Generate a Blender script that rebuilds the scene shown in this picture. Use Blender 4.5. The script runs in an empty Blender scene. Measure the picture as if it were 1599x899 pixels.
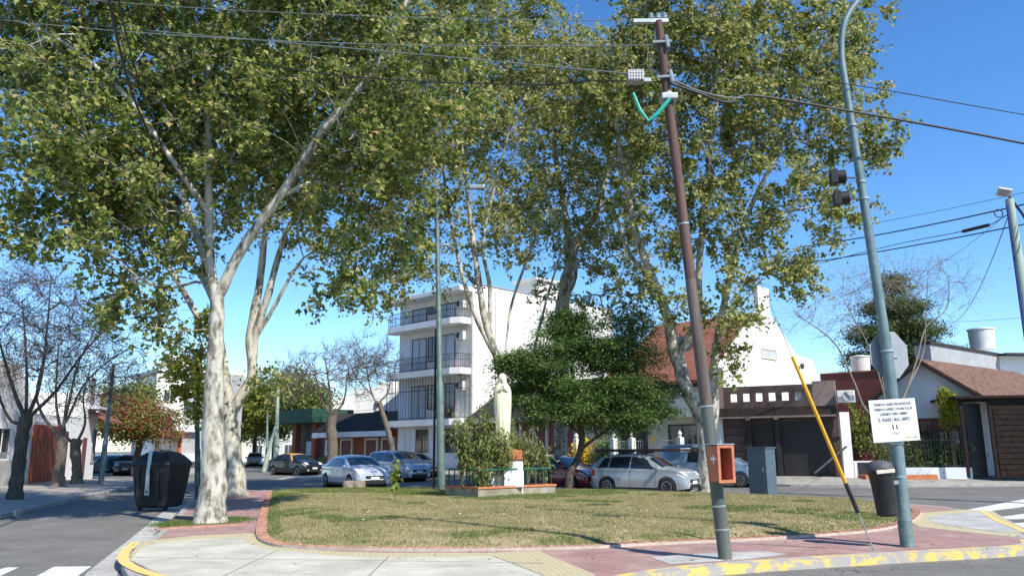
import bpy, bmesh, math, random
import numpy as np
from mathutils import Vector, Matrix

# ------------------------------------------------------------------ camera, sky, sun, exposure
scene = bpy.context.scene
C = scene.collection
F = 1230.0; PITCH = math.atan(250/1230.); ROLL = math.radians(0.4); EYE = 1.6
cam_d = bpy.data.cameras.new('camera'); cam = bpy.data.objects.new('camera', cam_d); C.objects.link(cam)
cam_d.sensor_width = 36; cam_d.lens = 36*F/1599.; cam_d.clip_end = 3000; cam_d.clip_start = 0.1
cam.matrix_world = Matrix.Translation((0, 0, EYE)) @ Matrix.Rotation(math.pi/2+PITCH, 4, 'X') @ Matrix.Rotation(-ROLL, 4, 'Z')
scene.camera = cam
SUN_AZ = (0.66, -0.751)          # horizontal direction towards the sun
SUN_EL = math.radians(46)
world = bpy.data.worlds.new('World'); scene.world = world; world.use_nodes = True
wn = world.node_tree; bg = wn.nodes['Background']
sky = wn.nodes.new('ShaderNodeTexSky'); sky.sky_type = 'NISHITA'; sky.sun_disc = False
sky.sun_elevation = SUN_EL; sky.sun_rotation = math.atan2(SUN_AZ[0], SUN_AZ[1])
sky.air_density = 0.9; sky.dust_density = 0.0; sky.ozone_density = 2.8; sky.altitude = 600
hs = wn.nodes.new('ShaderNodeHueSaturation'); hs.inputs['Saturation'].default_value = 1.24; hs.inputs['Hue'].default_value = .503
wn.links.new(sky.outputs[0], hs.inputs['Color']); wn.links.new(hs.outputs[0], bg.inputs[0]); bg.inputs[1].default_value = 0.15
sun_d = bpy.data.lights.new('sun', 'SUN'); sun = bpy.data.objects.new('sun', sun_d); C.objects.link(sun)
sun_d.energy = 4.3; sun_d.angle = math.radians(0.55); sun_d.color = (1.0, 0.94, 0.83)
sv = Vector((SUN_AZ[0]*math.cos(SUN_EL), SUN_AZ[1]*math.cos(SUN_EL), math.sin(SUN_EL)))
sun.rotation_euler = sv.to_track_quat('Z', 'Y').to_euler()
scene.view_settings.view_transform = 'Standard'; scene.view_settings.look = 'None'
scene.view_settings.exposure = 0.72; scene.view_settings.gamma = 1; scene.view_settings.use_curve_mapping = False

rng = np.random.default_rng(7); random.seed(7)

# photograph pixel -> place in the world (used only to lay the place out)
def ray(u, v):
    a = u-799.5; b = 449.5-v
    x = (a*math.cos(ROLL)-b*math.sin(ROLL))/F; y = (a*math.sin(ROLL)+b*math.cos(ROLL))/F
    return (x, math.cos(PITCH)-y*math.sin(PITCH), math.sin(PITCH)+y*math.cos(PITCH))
def G(u, v, z=0.0):
    r = ray(u, v); t = (z-EYE)/r[2]; return (r[0]*t, r[1]*t)
def D(u, v, Y):
    r = ray(u, v); t = Y/r[1]; return (r[0]*t, Y, EYE+r[2]*t)

# ------------------------------------------------------------------ materials
def pmat(name, c1, c2=None, scale=4, rough=0.8, bump=0.0, metal=0.0, bscale=None, coord='Object', c3=None, lo=.4, hi=.6, spec=0.4, coat=0.0, stretch=None):
    m = bpy.data.materials.new(name); m.use_nodes = True; n = m.node_tree; b = n.nodes['Principled BSDF']
    b.inputs['Roughness'].default_value = rough; b.inputs['Metallic'].default_value = metal
    b.inputs['Specular IOR Level'].default_value = spec
    if coat: b.inputs['Coat Weight'].default_value = coat; b.inputs['Coat Roughness'].default_value = .06
    c = lambda q: (q[0], q[1], q[2], 1)
    b.inputs['Base Color'].default_value = c(c1)
    if coord == 'World':
        g = n.nodes.new('ShaderNodeNewGeometry'); vec = g.outputs['Position']
    else:
        g = n.nodes.new('ShaderNodeTexCoord'); vec = g.outputs['Object']
    if stretch:
        mp = n.nodes.new('ShaderNodeMapping'); mp.inputs['Scale'].default_value = stretch; n.links.new(vec, mp.inputs[0]); vec = mp.outputs[0]
    if c2:
        t = n.nodes.new('ShaderNodeTexNoise'); t.inputs['Scale'].default_value = scale; t.inputs['Detail'].default_value = 6; t.inputs['Roughness'].default_value = .65
        n.links.new(vec, t.inputs['Vector'])
        r = n.nodes.new('ShaderNodeValToRGB'); r.color_ramp.elements[0].position = lo; r.color_ramp.elements[1].position = hi
        r.color_ramp.elements[0].color = c(c1); r.color_ramp.elements[1].color = c(c2)
        if c3: e = r.color_ramp.elements.new((lo+hi)/2); e.color = c(c3)
        n.links.new(t.outputs[0], r.inputs[0]); n.links.new(r.outputs[0], b.inputs['Base Color'])
    if bump:
        t2 = n.nodes.new('ShaderNodeTexNoise'); t2.inputs['Scale'].default_value = bscale or scale*6; t2.inputs['Detail'].default_value = 5
        n.links.new(vec, t2.inputs['Vector'])
        bp = n.nodes.new('ShaderNodeBump'); bp.inputs['Strength'].default_value = bump; bp.inputs['Distance'].default_value = .02
        n.links.new(t2.outputs[0], bp.inputs['Height']); n.links.new(bp.outputs[0], b.inputs['Normal'])
    return m

def brickmat(name, c1, c2, mortar, w, h, msize=.012, rot=0.0, axis='XY', stain=None, stain_scale=.8):
    m = bpy.data.materials.new(name); m.use_nodes = True; n = m.node_tree; b = n.nodes['Principled BSDF']
    b.inputs['Roughness'].default_value = .85
    g = n.nodes.new('ShaderNodeNewGeometry'); mp = n.nodes.new('ShaderNodeMapping')
    mp.inputs['Rotation'].default_value = (0 if axis == 'XY' else math.radians(90), 0, rot)
    n.links.new(g.outputs['Position'], mp.inputs[0])
    t = n.nodes.new('ShaderNodeTexBrick'); t.inputs['Scale'].default_value = 1; t.inputs['Brick Width'].default_value = w; t.inputs['Row Height'].default_value = h
    t.inputs['Mortar Size'].default_value = msize; t.inputs['Color1'].default_value = (*c1, 1); t.inputs['Color2'].default_value = (*c2, 1); t.inputs['Mortar'].default_value = (*mortar, 1)
    n.links.new(mp.outputs[0], t.inputs['Vector'])
    out = t.outputs['Color']
    nz = n.nodes.new('ShaderNodeTexNoise'); nz.inputs['Scale'].default_value = stain_scale; nz.inputs['Detail'].default_value = 8; nz.inputs['Roughness'].default_value = .7
    n.links.new(g.outputs['Position'], nz.inputs['Vector'])
    rp = n.nodes.new('ShaderNodeValToRGB'); rp.color_ramp.elements[0].position = .46; rp.color_ramp.elements[1].position = .66
    n.links.new(nz.outputs[0], rp.inputs[0])
    mx = n.nodes.new('ShaderNodeMix'); mx.data_type = 'RGBA'
    n.links.new(rp.outputs[0], mx.inputs[0]); n.links.new(out, mx.inputs[6]); mx.inputs[7].default_value = (*(stain or mortar), 1)
    ml = n.nodes.new('ShaderNodeMath'); ml.operation = 'MULTIPLY'; ml.inputs[1].default_value = .6
    n.links.new(rp.outputs[0], ml.inputs[0]); n.links.new(ml.outputs[0], mx.inputs[0])
    n.links.new(mx.outputs[2], b.inputs['Base Color'])
    bp = n.nodes.new('ShaderNodeBump'); bp.inputs['Strength'].default_value = .4; bp.inputs['Distance'].default_value = .01
    n.links.new(t.outputs['Fac'], bp.inputs['Height']); bp.invert = True; n.links.new(bp.outputs[0], b.inputs['Normal'])
    return m

def leafmat(name, cols, trans=.35, rough=.55):
    m = bpy.data.materials.new(name); m.use_nodes = True; n = m.node_tree; b = n.nodes['Principled BSDF']; out = n.nodes['Material Output']
    g = n.nodes.new('ShaderNodeNewGeometry'); r = n.nodes.new('ShaderNodeValToRGB'); r.color_ramp.interpolation = 'LINEAR'
    els = r.color_ramp.elements
    while len(els) < len(cols): els.new(.5)
    for i, (p, col) in enumerate(cols): els[i].position = p; els[i].color = (*col, 1)
    n.links.new(g.outputs['Random Per Island'], r.inputs[0]); n.links.new(r.outputs[0], b.inputs['Base Color'])
    b.inputs['Roughness'].default_value = rough; b.inputs['Specular IOR Level'].default_value = .35
    tr = n.nodes.new('ShaderNodeBsdfTranslucent'); n.links.new(r.outputs[0], tr.inputs[0])
    mx = n.nodes.new('ShaderNodeMixShader'); mx.inputs[0].default_value = trans
    n.links.new(b.outputs[0], mx.inputs[1]); n.links.new(tr.outputs[0], mx.inputs[2]); n.links.new(mx.outputs[0], out.inputs[0])
    return m

M = {}
M['asphalt'] = pmat('asphalt', (.135,.13,.12), (.185,.18,.165), .35, .9, .35, coord='World', bscale=60, lo=.35, hi=.7)
def add_cracks(m, scale, width, col, amount=.8, cut=.5, speck=0):
    n = m.node_tree; b = n.nodes['Principled BSDF']; src = b.inputs['Base Color'].links[0].from_socket
    g = n.nodes.new('ShaderNodeNewGeometry'); nz = n.nodes.new('ShaderNodeTexNoise'); nz.inputs['Scale'].default_value = scale*2.2; nz.inputs['Detail'].default_value = 5
    n.links.new(g.outputs['Position'], nz.inputs['Vector'])
    ad = n.nodes.new('ShaderNodeVectorMath'); ad.operation = 'MULTIPLY_ADD'; ad.inputs[1].default_value = (.5/scale,)*3
    n.links.new(nz.outputs['Color'], ad.inputs[0]); n.links.new(g.outputs['Position'], ad.inputs[2])
    v = n.nodes.new('ShaderNodeTexVoronoi'); v.feature = 'DISTANCE_TO_EDGE'; v.inputs['Scale'].default_value = scale; n.links.new(ad.outputs[0], v.inputs['Vector'])
    mr = n.nodes.new('ShaderNodeMapRange'); mr.inputs[1].default_value = 0; mr.inputs[2].default_value = width*scale; mr.inputs[3].default_value = amount; mr.inputs[4].default_value = 0
    n.links.new(v.outputs[0], mr.inputs[0])
    n2 = n.nodes.new('ShaderNodeTexNoise'); n2.inputs['Scale'].default_value = .35; n2.inputs['Detail'].default_value = 3; n.links.new(g.outputs['Position'], n2.inputs['Vector'])
    m2 = n.nodes.new('ShaderNodeMapRange'); m2.inputs[1].default_value = cut; m2.inputs[2].default_value = cut+.06; n.links.new(n2.outputs[0], m2.inputs[0])
    mu = n.nodes.new('ShaderNodeMath'); mu.operation = 'MULTIPLY'; n.links.new(mr.outputs[0], mu.inputs[0]); n.links.new(m2.outputs[0], mu.inputs[1])
    mx = n.nodes.new('ShaderNodeMix'); mx.data_type = 'RGBA'; n.links.new(mu.outputs[0], mx.inputs[0]); n.links.new(src, mx.inputs[6]); mx.inputs[7].default_value = (*col, 1)
    out = mx.outputs[2]
    # fine aggregate speckle and blotchy dirt
    n3 = n.nodes.new('ShaderNodeTexNoise'); n3.inputs['Scale'].default_value = 55; n3.inputs['Detail'].default_value = 3; n.links.new(g.outputs['Position'], n3.inputs['Vector'])
    n4 = n.nodes.new('ShaderNodeTexNoise'); n4.inputs['Scale'].default_value = 1.1; n4.inputs['Detail'].default_value = 9; n4.inputs['Roughness'].default_value = .72; n.links.new(g.outputs['Position'], n4.inputs['Vector'])
    a1 = n.nodes.new('ShaderNodeMapRange'); a1.inputs[1].default_value = .3; a1.inputs[2].default_value = .7; a1.inputs[3].default_value = 1-speck; a1.inputs[4].default_value = 1+speck; n.links.new(n3.outputs[0], a1.inputs[0])
    a2 = n.nodes.new('ShaderNodeMapRange'); a2.inputs[1].default_value = .35; a2.inputs[2].default_value = .65; a2.inputs[3].default_value = .80; a2.inputs[4].default_value = 1.1; n.links.new(n4.outputs[0], a2.inputs[0])
    mm = n.nodes.new('ShaderNodeMath'); mm.operation = 'MULTIPLY'; n.links.new(a1.outputs[0], mm.inputs[0]); n.links.new(a2.outputs[0], mm.inputs[1])
    vm = n.nodes.new('ShaderNodeVectorMath'); vm.operation = 'SCALE'; n.links.new(out, vm.inputs[0]); n.links.new(mm.outputs[0], vm.inputs['Scale']); n.links.new(vm.outputs[0], b.inputs['Base Color'])
add_cracks(M['asphalt'], .45, .016, (.05,.05,.05), .85, .47, .22)
M['ground'] = pmat('ground', (.12,.12,.09), (.16,.15,.11), .1, .95, coord='World')
M['pave'] = brickmat('pavement_tiles', (.30,.28,.25), (.36,.34,.30), (.2,.19,.17), .4, .4, .01, .78, stain=(.24,.22,.19))
M['pink'] = brickmat('pink_paving', (.29,.145,.13), (.36,.20,.175), (.30,.24,.21), .2, .1, .007, .35, stain=(.42,.33,.29), stain_scale=1.3)
M['tan'] = brickmat('tan_tactile', (.48,.41,.22), (.53,.46,.27), (.36,.31,.2), .1, .1, .012, .3, stain=(.42,.38,.27))
M['concrete'] = pmat('light_concrete', (.43,.415,.34), (.53,.505,.42), .9, .85, .2, coord='World', bscale=30)
M['slab'] = pmat('grey_slab', (.36,.35,.33), (.46,.45,.42), 1.5, .85, .2, coord='World', bscale=30)
add_cracks(M['concrete'], .5, .010, (.22,.20,.16), .75, .45, .06); add_cracks(M['slab'], .8, .010, (.18,.17,.15), .7, .42, .08)
M['kerb'] = pmat('kerb_concrete', (.27,.26,.24), (.37,.36,.33), 3, .9, .3, coord='World', bscale=30)
M['yellowkerb'] = pmat('worn_yellow_kerb', (.36,.34,.31), (.66,.48,.14), 3.2, .8, .3, coord='World', bscale=30, lo=.49, hi=.55)
add_cracks(M['pink'], .6, .012, (.14,.09,.08), .7, .52, .12); add_cracks(M['pave'], .7, .014, (.12,.11,.10), .7, .48, .12)
M['yellow'] = pmat('yellow_paint', (.74,.50,.12), (.62,.47,.2), 5, .8, coord='World')
M['whitepaint'] = pmat('road_white', (.62,.62,.60), (.42,.42,.41), 4, .8, coord='World', lo=.5, hi=.7)
M['white'] = pmat('white_paint', (.80,.79,.76), (.72,.70,.66), 1.2, .8, .05, coord='World', lo=.45, hi=.75)
M['offwhite'] = pmat('aged_render', (.66,.62,.55), (.76,.73,.67), 1.2, .85, coord='World')
M['bluewhite'] = pmat('pale_render', (.60,.64,.70), (.68,.71,.75), 1, .85, coord='World')
M['cream'] = pmat('cream_render', (.55,.50,.38), (.62,.57,.46), 1, .85, coord='World')
M['cream_stone'] = pmat('statue_paint', (.62,.60,.42), (.70,.68,.52), 3, .7, .1, lo=.4, hi=.7)
M['streaked'] = pmat('weathered_white_wall', (.80,.785,.75), (.62,.59,.53), 1.0, .85, .08, coord='World', lo=.52, hi=.78, stretch=(1.4,1.4,.22))
M['grey'] = pmat('grey_render', (.30,.31,.32), (.36,.36,.37), 1, .85, coord='World')
M['darkgrey'] = pmat('dark_grey', (.06,.06,.065), (.08,.08,.085), 3, .6)
M['black'] = pmat('black_plastic', (.012,.012,.013), (.022,.021,.021), 3, .5, .1)
M['iron'] = pmat('black_iron', (.02,.02,.022), None, rough=.5)
M['brown'] = pmat('brown_render', (.085,.055,.050), (.115,.078,.070), 2, .8, coord='World')
M['midbrown'] = pmat('mid_brown_render', (.23,.175,.16), (.27,.21,.19), 2, .85, coord='World')
M['darkwood'] = pmat('dark_wood', (.035,.022,.018), (.06,.035,.026), 5, .6, coord='World', stretch=(1,1,8))
M['shedwood'] = pmat('shadowed_brown_boards', (.016,.010,.008), (.03,.018,.014), 5, .7, coord='World', spec=.15)  # dark brown, deepened so the board colour carries the carport's shadow
M['garage'] = pmat('garage_black', (.020,.019,.020), (.03,.028,.027), 3, .5, coord='World')
M['tile'] = pmat('clay_tile', (.085,.05,.034), (.20,.105,.068), 4, .85, .8, coord='World', bscale=11)
M['redtile'] = pmat('red_tile', (.17,.062,.042), (.25,.095,.06), 4, .9, .8, coord='World', bscale=14)
M['slate'] = pmat('slate_roof', (.035,.034,.034), (.06,.058,.055), 6, .95, .5, coord='World', spec=.1)
M['brick'] = pmat('dark_red_brick', (.20,.065,.04), (.27,.10,.06), 12, .85, .2, coord='World')
M['redbrick'] = brickmat('edge_brick', (.42,.15,.09), (.52,.22,.14), (.48,.38,.30), .12, .12, .012, .2, stain=(.45,.30,.22))
M['orangebrick'] = pmat('orange_brick', (.42,.13,.05), (.52,.2,.09), 9, .85, .3)
M['edgebrick'] = pmat('dusty_edging_brick', (.33,.15,.10), (.47,.25,.17), 5, .9, .3, coord='World')
M['redwood'] = pmat('orange_red_door', (.42,.085,.025), (.30,.055,.02), 3, .6, coord='World', stretch=(1,1,.3))
M['green_awning'] = pmat('green_awning', (.015,.06,.045), (.02,.08,.06), 2, .8)
M['glass'] = pmat('window_glass', (.03,.04,.05), None, rough=.08, spec=.8)
M['carglass'] = pmat('car_glass', (.012,.02,.03), None, rough=.04, spec=1.0)
M['shutter'] = pmat('pale_shutter', (.42,.48,.54), (.47,.52,.57), 2, .7)
M['frame'] = pmat('brown_frame', (.16,.05,.04), None, rough=.6)
M['joint'] = pmat('joint_fill', (.2,.18,.14), None)
M['steel'] = pmat('galvanised', (.42,.46,.46), (.32,.37,.37), 5, .42, .05, metal=.55)
M['bluesteel'] = pmat('painted_blue_grey_steel', (.17,.24,.245), (.13,.18,.185), 4, .45, .05, metal=.2)
M['greenpole'] = pmat('green_grey_pole', (.10,.15,.14), (.16,.21,.19), 4, .5, metal=.2)
M['palegreen'] = pmat('pale_green_concrete', (.30,.38,.30), (.36,.43,.36), 4, .8)
M['darkgreen'] = pmat('dark_green_paint', (.015,.06,.05), None, rough=.5)
M['railgreen'] = pmat('green_rail', (.012,.085,.065), (.025,.12,.09), 5, .55)
M['wood'] = pmat('pole_timber', (.075,.035,.028), (.14,.085,.07), 6, .75, .4, stretch=(1,1,.08), lo=.35, hi=.7)
M['midwood'] = pmat('greyer_pole_timber', (.085,.062,.052), (.14,.11,.095), 6, .8, .4, stretch=(1,1,.1))
M['sleeve'] = pmat('pole_lower_paint', (.075,.085,.075), (.12,.13,.11), 4, .55, .1, stretch=(1,1,.2))
M['orange'] = pmat('orange_box', (.42,.12,.055), (.50,.19,.10), 5, .65, .1, lo=.35, hi=.7)
M['cabinet'] = pmat('cabinet_paint', (.06,.095,.12), (.075,.115,.14), 3, .55)
M['guard'] = pmat('yellow_guard', (.78,.42,.02), (.70,.36,.02), 3, .45)
M['teal'] = pmat('teal_sleeve', (.02,.30,.24), (.03,.36,.28), 4, .5)
M['ceramic'] = pmat('splice_case', (.35,.35,.36), (.2,.2,.21), 20, .6)
M['cable'] = pmat('black_cable', (.018,.018,.02), None, rough=.6)
M['plainwire'] = pmat('grey_wire', (.16,.18,.18), None, rough=.5)
M['rubber'] = pmat('tyre', (.018,.018,.018), None, rough=.8)
M['rim'] = pmat('rim', (.35,.36,.38), None, rough=.35, metal=.7)
M['lampglass'] = pmat('lamp_lens', (.65,.66,.66), None, rough=.15, spec=.9)
M['redlens'] = pmat('red_lens', (.45,.02,.015), None, rough=.2)
M['plate'] = pmat('plate_white', (.7,.72,.75), None, rough=.4)
M['signwhite'] = pmat('sign_white', (.82,.82,.82), None, rough=.4)
M['ink'] = pmat('sign_ink', (.10,.10,.13), None, rough=.6)
M['signback'] = pmat('sign_back', (.30,.31,.32), (.35,.36,.37), 3, .5, metal=.4)
M['inkyellow'] = pmat('ink_yellow', (.65,.48,.05), None, rough=.6)
M['inkgreen'] = pmat('ink_green', (.25,.42,.08), None, rough=.6)
M['tank'] = pmat('water_tank', (.62,.62,.60), (.52,.52,.5), 2, .7)
def paint(name, c, metal=.35): return pmat(name, c, None, rough=.32, metal=metal, spec=.5, coat=.8)
M['bark_plane'] = pmat('plane_bark', (.47,.445,.38), (.15,.135,.10), 3.4, .85, .6, c3=(.36,.34,.28), lo=.44, hi=.60, bscale=14, stretch=(1.6,1.6,.7))
M['bark_dark'] = pmat('dark_bark', (.055,.042,.033), (.10,.08,.062), 5, .9, .6, stretch=(2,2,.5))
M['bark_mid'] = pmat('mid_bark', (.11,.09,.07), (.17,.14,.11), 5, .9, .6, stretch=(2,2,.5))
M['bark_pale'] = pmat('pale_bark', (.2,.17,.14), (.27,.24,.2), 5, .9, .4)
M['leaf_plane'] = leafmat('plane_leaves', [(0,(.11,.15,.03)),(.35,(.20,.245,.05)),(.65,(.36,.375,.10)),(.87,(.54,.52,.22)),(1,(.58,.45,.22))], .5)
M['leaf_plane2'] = leafmat('plane_leaves_deeper', [(0,(.09,.14,.03)),(.4,(.175,.24,.05)),(.75,(.33,.37,.09)),(.92,(.52,.49,.18)),(1,(.55,.40,.19))], .5)
M['leaf_yellow'] = leafmat('yellowing_leaves', [(0,(.15,.2,.03)),(.5,(.30,.32,.04)),(1,(.48,.42,.06))], .4)
M['leaf_yew'] = leafmat('conifer_sprays', [(0,(.045,.10,.025)),(.5,(.10,.19,.045)),(.85,(.18,.26,.07)),(1,(.28,.25,.10))], .3)
M['leaf_cedar'] = leafmat('cedar_needles', [(0,(.05,.085,.03)),(.6,(.12,.16,.055)),(1,(.22,.24,.08))], .25)
M['leaf_shrub'] = leafmat('shrub_leaves', [(0,(.08,.13,.03)),(.5,(.19,.23,.06)),(1,(.34,.34,.12))], .4)
M['leaf_light'] = leafmat('spring_leaves', [(0,(.10,.14,.02)),(.5,(.19,.23,.035)),(1,(.30,.32,.07))], .35)
M['leaf_brown'] = leafmat('dry_pods', [(0,(.11,.075,.05)),(.6,(.20,.13,.09)),(1,(.34,.22,.16))], .2)
M['leaf_red'] = leafmat('red_green_leaves', [(0,(.12,.16,.03)),(.62,(.24,.24,.05)),(.72,(.26,.07,.05)),(1,(.36,.05,.06))], .3)
M['flower_yellow'] = leafmat('yellow_flowers', [(0,(.5,.38,.01)),(1,(.75,.55,.02))], .3)
M['flower_pink'] = leafmat('pink_flowers', [(0,(.35,.05,.12)),(1,(.5,.1,.2))], .3)
M['grassblade'] = leafmat('grass_blades', [(0,(.15,.15,.045)),(.4,(.28,.25,.10)),(.75,(.41,.35,.18)),(1,(.52,.45,.27))], .25, .8)
M['grassgreen'] = leafmat('green_grass_blades', [(0,(.07,.13,.02)),(.6,(.13,.19,.04)),(1,(.24,.26,.09))], .3, .8)

# ------------------------------------------------------------------ mesh helpers
def tag(o, label=None, cat=None, group=None, kind=None):
    if label: o['label'] = label
    if cat: o['category'] = cat
    if group: o['group'] = group
    if kind: o['kind'] = kind
    return o
def thing(name, label, cat, loc=(0,0,0), group=None, rotz=0):
    o = bpy.data.objects.new(name, None); C.objects.link(o); o.location = loc; o.rotation_euler = (0,0,rotz); o.empty_display_size = .2
    return tag(o, label, cat, group)
def npmesh(name, V, faces, mat, parent=None, smooth=False, off=None, sharp=None):
    """faces: list of int arrays (n,k)"""
    V = np.asarray(V, dtype=np.float32).copy()
    if off is not None: V -= np.asarray(off, dtype=np.float32)
    me = bpy.data.meshes.new(name)
    me.vertices.add(len(V)); me.vertices.foreach_set('co', V.ravel())
    loops = np.concatenate([f.ravel() for f in faces]).astype(np.int32)
    tot = np.concatenate([np.full(len(f), f.shape[1]) for f in faces]).astype(np.int32)
    st = np.concatenate([[0], np.cumsum(tot)[:-1]]).astype(np.int32)
    me.loops.add(len(loops)); me.loops.foreach_set('vertex_index', loops)
    me.polygons.add(len(tot)); me.polygons.foreach_set('loop_start', st); me.polygons.foreach_set('loop_total', tot)
    me.polygons.foreach_set('use_smooth', np.full(len(tot), smooth)); me.update(calc_edges=True); me.validate()
    if smooth and sharp: me.set_sharp_from_angle(angle=math.radians(sharp))
    me.materials.append(mat if not isinstance(mat, str) else M[mat])
    o = bpy.data.objects.new(name, me); C.objects.link(o)
    if parent: o.parent = parent
    return o

class MB:
    """collects simple shapes and links them as one mesh object"""
    def __init__(s): s.V = []; s.F = []
    def add(s, vs, fs):
        b = len(s.V); s.V += [tuple(v) for v in vs]; s.F += [tuple(i+b for i in f) for f in fs]; return s
    def box(s, x0, x1, y0, y1, z0, z1, fr=None):
        vs = [(x,y,z) for z in (z0,z1) for y in (y0,y1) for x in (x0,x1)]
        if fr: vs = [fr(*v) for v in vs]
        return s.add(vs, [(0,2,3,1),(4,5,7,6),(0,1,5,4),(1,3,7,5),(3,2,6,7),(2,0,4,6)])
    def prism(s, poly, z0, z1):
        n = len(poly); a = sum(poly[i][0]*poly[(i+1)%n][1]-poly[(i+1)%n][0]*poly[i][1] for i in range(n))
        if a < 0: poly = poly[::-1]
        return s.add([(p[0],p[1],z0) for p in poly]+[(p[0],p[1],z1) for p in poly],
              [tuple(range(n))[::-1], tuple(range(n,2*n))]+[(i,(i+1)%n,n+(i+1)%n,n+i) for i in range(n)])
    def sheet(s, poly, z):
        n = len(poly); a = sum(poly[i][0]*poly[(i+1)%n][1]-poly[(i+1)%n][0]*poly[i][1] for i in range(n))
        if a < 0: poly = poly[::-1]
        return s.add([(p[0],p[1],z) for p in poly], [tuple(range(n))])
    def extr(s, pts, vec):
        """closed polygon of 3D points extruded by vec"""
        n = len(pts); v = Vector(vec)
        return s.add([tuple(p) for p in pts]+[tuple(Vector(p)+v) for p in pts],
              [tuple(range(n)), tuple(range(n,2*n))[::-1]]+[(i,n+i,n+(i+1)%n,(i+1)%n) for i in range(n)])
    def tube(s, pts, rs, n=8, cap=True):
        pts = [Vector(p) for p in pts]; 
        if not hasattr(rs, '__len__'): rs = [rs]*len(pts)
        prev = None; rings = []
        for i, p in enumerate(pts):
            d = (pts[min(i+1,len(pts)-1)]-pts[max(i-1,0)]).normalized()
            if prev is None: a = d.orthogonal().normalized()
            else: a = (prev-d*prev.dot(d)); a = a.normalized() if a.length > 1e-6 else d.orthogonal().normalized()
            prev = a; b = d.cross(a)
            rings.append([p+(a*math.cos(2*math.pi*k/n)+b*math.sin(2*math.pi*k/n))*rs[i] for k in range(n)])
        vs = [v for r in rings for v in r]; fs = []
        for i in range(len(pts)-1):
            for k in range(n): fs.append((i*n+k, i*n+(k+1)%n, (i+1)*n+(k+1)%n, (i+1)*n+k))
        if cap: fs.append(tuple(range(n))[::-1]); fs.append(tuple(range((len(pts)-1)*n, len(pts)*n)))
        return s.add(vs, fs)
    def lathe(s, prof, c=(0,0,0), n=20, axis='z'):
        vs = []
        for r, h in prof:
            for k in range(n):
                a = 2*math.pi*k/n; x, y = r*math.cos(a), r*math.sin(a)
                vs.append((c[0]+x,c[1]+y,c[2]+h) if axis == 'z' else (c[0]+x,c[1]+h,c[2]+y) if axis == 'y' else (c[0]+h,c[1]+x,c[2]+y))
        m = len(prof); fs = [(i*n+k, i*n+(k+1)%n, (i+1)*n+(k+1)%n, (i+1)*n+k) for i in range(m-1) for k in range(n)]
        fs.append(tuple(range(n))[::-1]); fs.append(tuple(range((m-1)*n, m*n)))
        return s.add(vs, fs)
    def build(s, name, mat, parent=None, off=None, smooth=False, sharp=35, bevel=0, fix=True):
        me = bpy.data.meshes.new(name); V = s.V
        if off is not None: V = [(v[0]-off[0], v[1]-off[1], v[2]-off[2]) for v in V]
        me.from_pydata(V, [], s.F)
        if fix or bevel:
            bm = bmesh.new(); bm.from_mesh(me); bmesh.ops.recalc_face_normals(bm, faces=bm.faces)
            if bevel:
                es = [e for e in bm.edges if len(e.link_faces) == 2 and e.calc_face_angle(0) > .6]
                bmesh.ops.bevel(bm, geom=es, offset=bevel, segments=2, affect='EDGES', profile=.6)
            bm.to_mesh(me); bm.free()
        me.materials.append(M[mat] if isinstance(mat, str) else mat)
        if smooth:
            me.polygons.foreach_set('use_smooth', [True]*len(me.polygons)); me.set_sharp_from_angle(angle=math.radians(sharp))
        o = bpy.data.objects.new(name, me); C.objects.link(o)
        if parent: o.parent = parent
        return o

class Rooted:
    """a thing whose parts are written in world coordinates"""
    def __init__(s, name, label, cat, loc, group=None): s.loc = loc; s.e = thing(name, label, cat, loc, group)
    def part(s, name, mb, mat, parent=None, **k):
        return mb.build(name, mat, parent or s.e, off=s.loc, **k)
def frame(o, d, z=0):
    """local (u along, w outwards, h up) to world"""
    L = math.hypot(*d); d = (d[0]/L, d[1]/L); n = (d[1], -d[0])
    return lambda u, w, h: (o[0]+u*d[0]+w*n[0], o[1]+u*d[1]+w*n[1], z+h)

def smoothline(pts, n=6):
    pts = [np.array(p, float) for p in pts]; out = []
    P = [pts[0]*2-pts[1]]+pts+[pts[-1]*2-pts[-2]]
    for i in range(1, len(P)-2):
        for k in range(n):
            t = k/n; p0,p1,p2,p3 = P[i-1:i+3]
            out.append(.5*((2*p1)+(-p0+p2)*t+(2*p0-5*p1+4*p2-p3)*t*t+(-p0+3*p1-3*p2+p3)*t**3))
    out.append(pts[-1]); return out

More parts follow.
